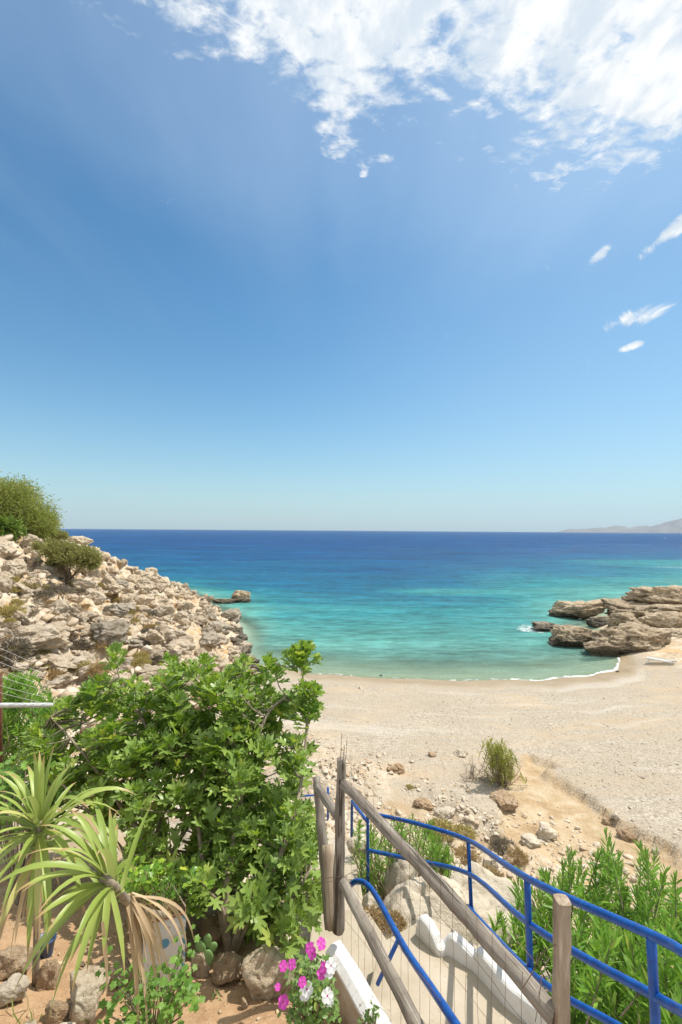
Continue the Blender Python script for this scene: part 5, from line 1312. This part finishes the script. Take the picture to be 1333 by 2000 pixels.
for px, py, r, cm_ in ((628, 1843, .030, M_PINK), (606, 1852, .028, M_PINK), (610, 1862, .030, M_PINK), (554, 1887, .026, M_PINK), (571, 1884, .026, M_PINK), (628, 1902, .028, M_PINK), (634, 1890, .028, M_PINK), (591, 1918, .026, M_PINK), (554, 1957, .032, M_PINK), (647, 1886, .036, M_WPET), (643, 1896, .034, M_WPET), (600, 1932, .036, M_WPET), (596, 1940, .034, M_WPET), (640, 1945, .036, M_WPET), (643, 1952, .032, M_WPET), (543, 1928, .018, M_PINK)):
    f = petal_flower(r * .78, cm_, M_EYE, P(px, py, 2.04), (random.uniform(-.55, .6), -.7, .75 + random.uniform(-.5, .4)), vr)
    f['label'] = 'pink five-petalled bloom' if cm_ is M_PINK else 'white five-petalled bloom'
g = G(420, 1951); leafy('weed_sprig', g, [g + Vector((0, 0, .02))], .02, oval(.3), M_VIN, 'tiny green seedling alone on the bare soil', per=9, spread=.02)
g = G(718, 1998); bs = P(716, 2010, 2.25); bs.z = 6.30
leafy('weed_sprig', bs, [P(random.uniform(708, 740), random.uniform(1965, 2010), 2.25) for i in range(12)], .022, oval(.22), M_VIN, 'sprig of small leaves growing against the whitewashed wall', per=7, spread=.03)
bs = P(40, 1560, 3.6); bs.z = H(bs.x, bs.y)
leafy('ground_vine', bs, [P(random.uniform(-20, 110), random.uniform(1500, 1640), random.uniform(3.7, 4.3)) for i in range(60)], .07, lobed(4), M_GER, 'leafy green plants behind the upright yucca at the left edge', per=9, spread=.10)
bs = P(310, 1760, 3.2); bs.z = H(bs.x, bs.y)
leafy('leafy_plant', bs, [P(random.uniform(225, 385), random.uniform(1700, 1775), random.uniform(3.0, 3.4)) for i in range(46)], .05, lobed(9), M_FIG, 'low green sucker growth between the yucca and the fig trunks', per=9, spread=.08)

# grass at the corner and dead grass at wall foot
def grass(name, pts, L, mat, label):
    n = len(pts); d = np.stack([RNG.normal(0, .35, n), RNG.normal(0, .35, n), np.ones(n)], 1)
    M = frames(np.array([tuple(p) for p in pts]), d, RNG.normal(0, 1, (n, 3)), L * RNG.uniform(.5, 1.3, n))
    tag(link(name, mk(name, *inst(*lance(3, .035, .01, .35), M), mat)), label, None, None, 'stuff')
pp = []
for i in range(700):
    x = -1.95 + RNG.normal(0, .28); y = 2.15 + RNG.normal(0, .2); pp.append((x, y, H(x, y)))
grass('grass', pp, .10, M_GRASS, 'short green and straw grass at the lower left corner')
pp = []
for i in range(500):
    y = RNG.uniform(1.9, 3.1); x = wall_x(y) - .08 - abs(RNG.normal(0, .07)); pp.append((x, y, H(x, y)))
for i in range(160):
    g = P(565 + RNG.normal(0, 26), 1850, 3.0 + RNG.normal(0, .06)); pp.append((g.x, g.y, H(g.x, g.y)))
grass('dry_grass', pp, .09, M_DRY, 'dry brown grass and litter along the foot of the wall')

# ------------------------------------------------------------------ sunbed and boat
def sunbed():
    g = G(1292, 1296); root = empty('sunbed', g, 'white slatted sunbed on the beach under the largest boulder', 'sunbed')
    wp = plain('white_plastic', (.55, .54, .50), .5, .4, .05, 10)
    L_, W2 = 1.75, .62; V = []; F = []
    def box(x0, x1, y0, y1, z0, z1, sl=0):
        b = len(V)
        for x in (x0, x1):
            for y in (y0, y1):
                for z in (z0, z1): V.append((g.x + x, g.y + y, g.z + z + (sl * max(0, x - .45) if sl else 0)))
        for f in ((0, 1, 3, 2), (4, 6, 7, 5), (0, 4, 5, 1), (2, 3, 7, 6), (0, 2, 6, 4), (1, 5, 7, 3)): F.append(tuple(b + i for i in f))
    for i in range(16): x = -L_ / 2 + i * L_ / 16; box(x, x + .08, -W2 / 2, W2 / 2, .28, .30, .45)
    link('slats', mk('slats', V, F, wp), root); V = []; F = []
    box(-L_ / 2, L_ / 2, -W2 / 2 - .04, -W2 / 2, .25, .32); box(-L_ / 2, L_ / 2, W2 / 2, W2 / 2 + .04, .25, .32); link('frame', mk('frame', V, F, wp), root)
    for x in (-.75, .6):
        for y in (-.3, .26): V = []; F = []; box(x, x + .05, y, y + .05, 0, .25); link('leg', mk('leg', V, F, wp), root)
    root.rotation_euler.z = rad(-48); root.scale = (.9, .9, .8)
sunbed()
def boat():
    r = ray(1299, 1051); d = EYE / -r.z; x0, y0 = r.x * d, d; root = empty('motor_boat', (x0, y0, 0), 'tiny white motor boat far out near the horizon', 'boat')
    V = []; F = []; n = 13; k = d * .0045 / 2
    for i in range(n):
        t_ = i / (n - 1); w_ = (math.sin(min(1, (1 - t_) * 1.5) * math.pi / 2)) * .28 * k; x = (t_ - .5) * 2 * k
        for yy_, zz in ((-w_, .32 + .12 * t_), (-w_ * .7, -.1), (w_ * .7, -.1), (w_, .32 + .12 * t_)): V.append((x0 + x, y0 + yy_, zz * k * .6))
    for i in range(n - 1):
        for j in range(4): F.append((i * 4 + j, i * 4 + (j + 1) % 4, (i + 1) * 4 + (j + 1) % 4, (i + 1) * 4 + j))
    wp = plain('white_hull', (.8, .8, .8), .4); link('hull', mk('hull', V, F, wp), root)
    V = [(x0 + a * k, y0 + b * k, c * k) for a in (-.35, .25) for b in (-.16, .16) for c in (.2, .5)]
    link('cabin', mk('cabin', V, [(0, 1, 3, 2), (4, 6, 7, 5), (0, 4, 5, 1), (2, 3, 7, 6), (1, 5, 7, 3)], wp), root)
boat()

# ------------------------------------------------------------------ haze
def haze():
    x0, x1, y0, y1, z0, z1 = -13500, 13500, -400, 9600, -9.0, 420.0
    V = [(x, y, z) for x in (x0, x1) for y in (y0, y1) for z in (z0, z1)]
    m = bpy.data.materials.new('haze_air'); m.use_nodes = True; m.node_tree.nodes.clear(); t = NT(m.node_tree)
    v = t.n('ShaderNodeVolumePrincipled'); v.inputs['Color'].default_value = (.62, .80, 1.0, 1); v.inputs['Density'].default_value = .000055; v.inputs['Anisotropy'].default_value = .1
    o = t.n('ShaderNodeOutputMaterial'); t.l(v.outputs[0], o.inputs['Volume'])
    tag(link('haze', mk('haze', V, [(0, 1, 3, 2), (4, 6, 7, 5), (0, 4, 5, 1), (2, 3, 7, 6), (0, 2, 6, 4), (1, 5, 7, 3)], m)), 'thin sea haze', None, None, 'stuff')
haze()
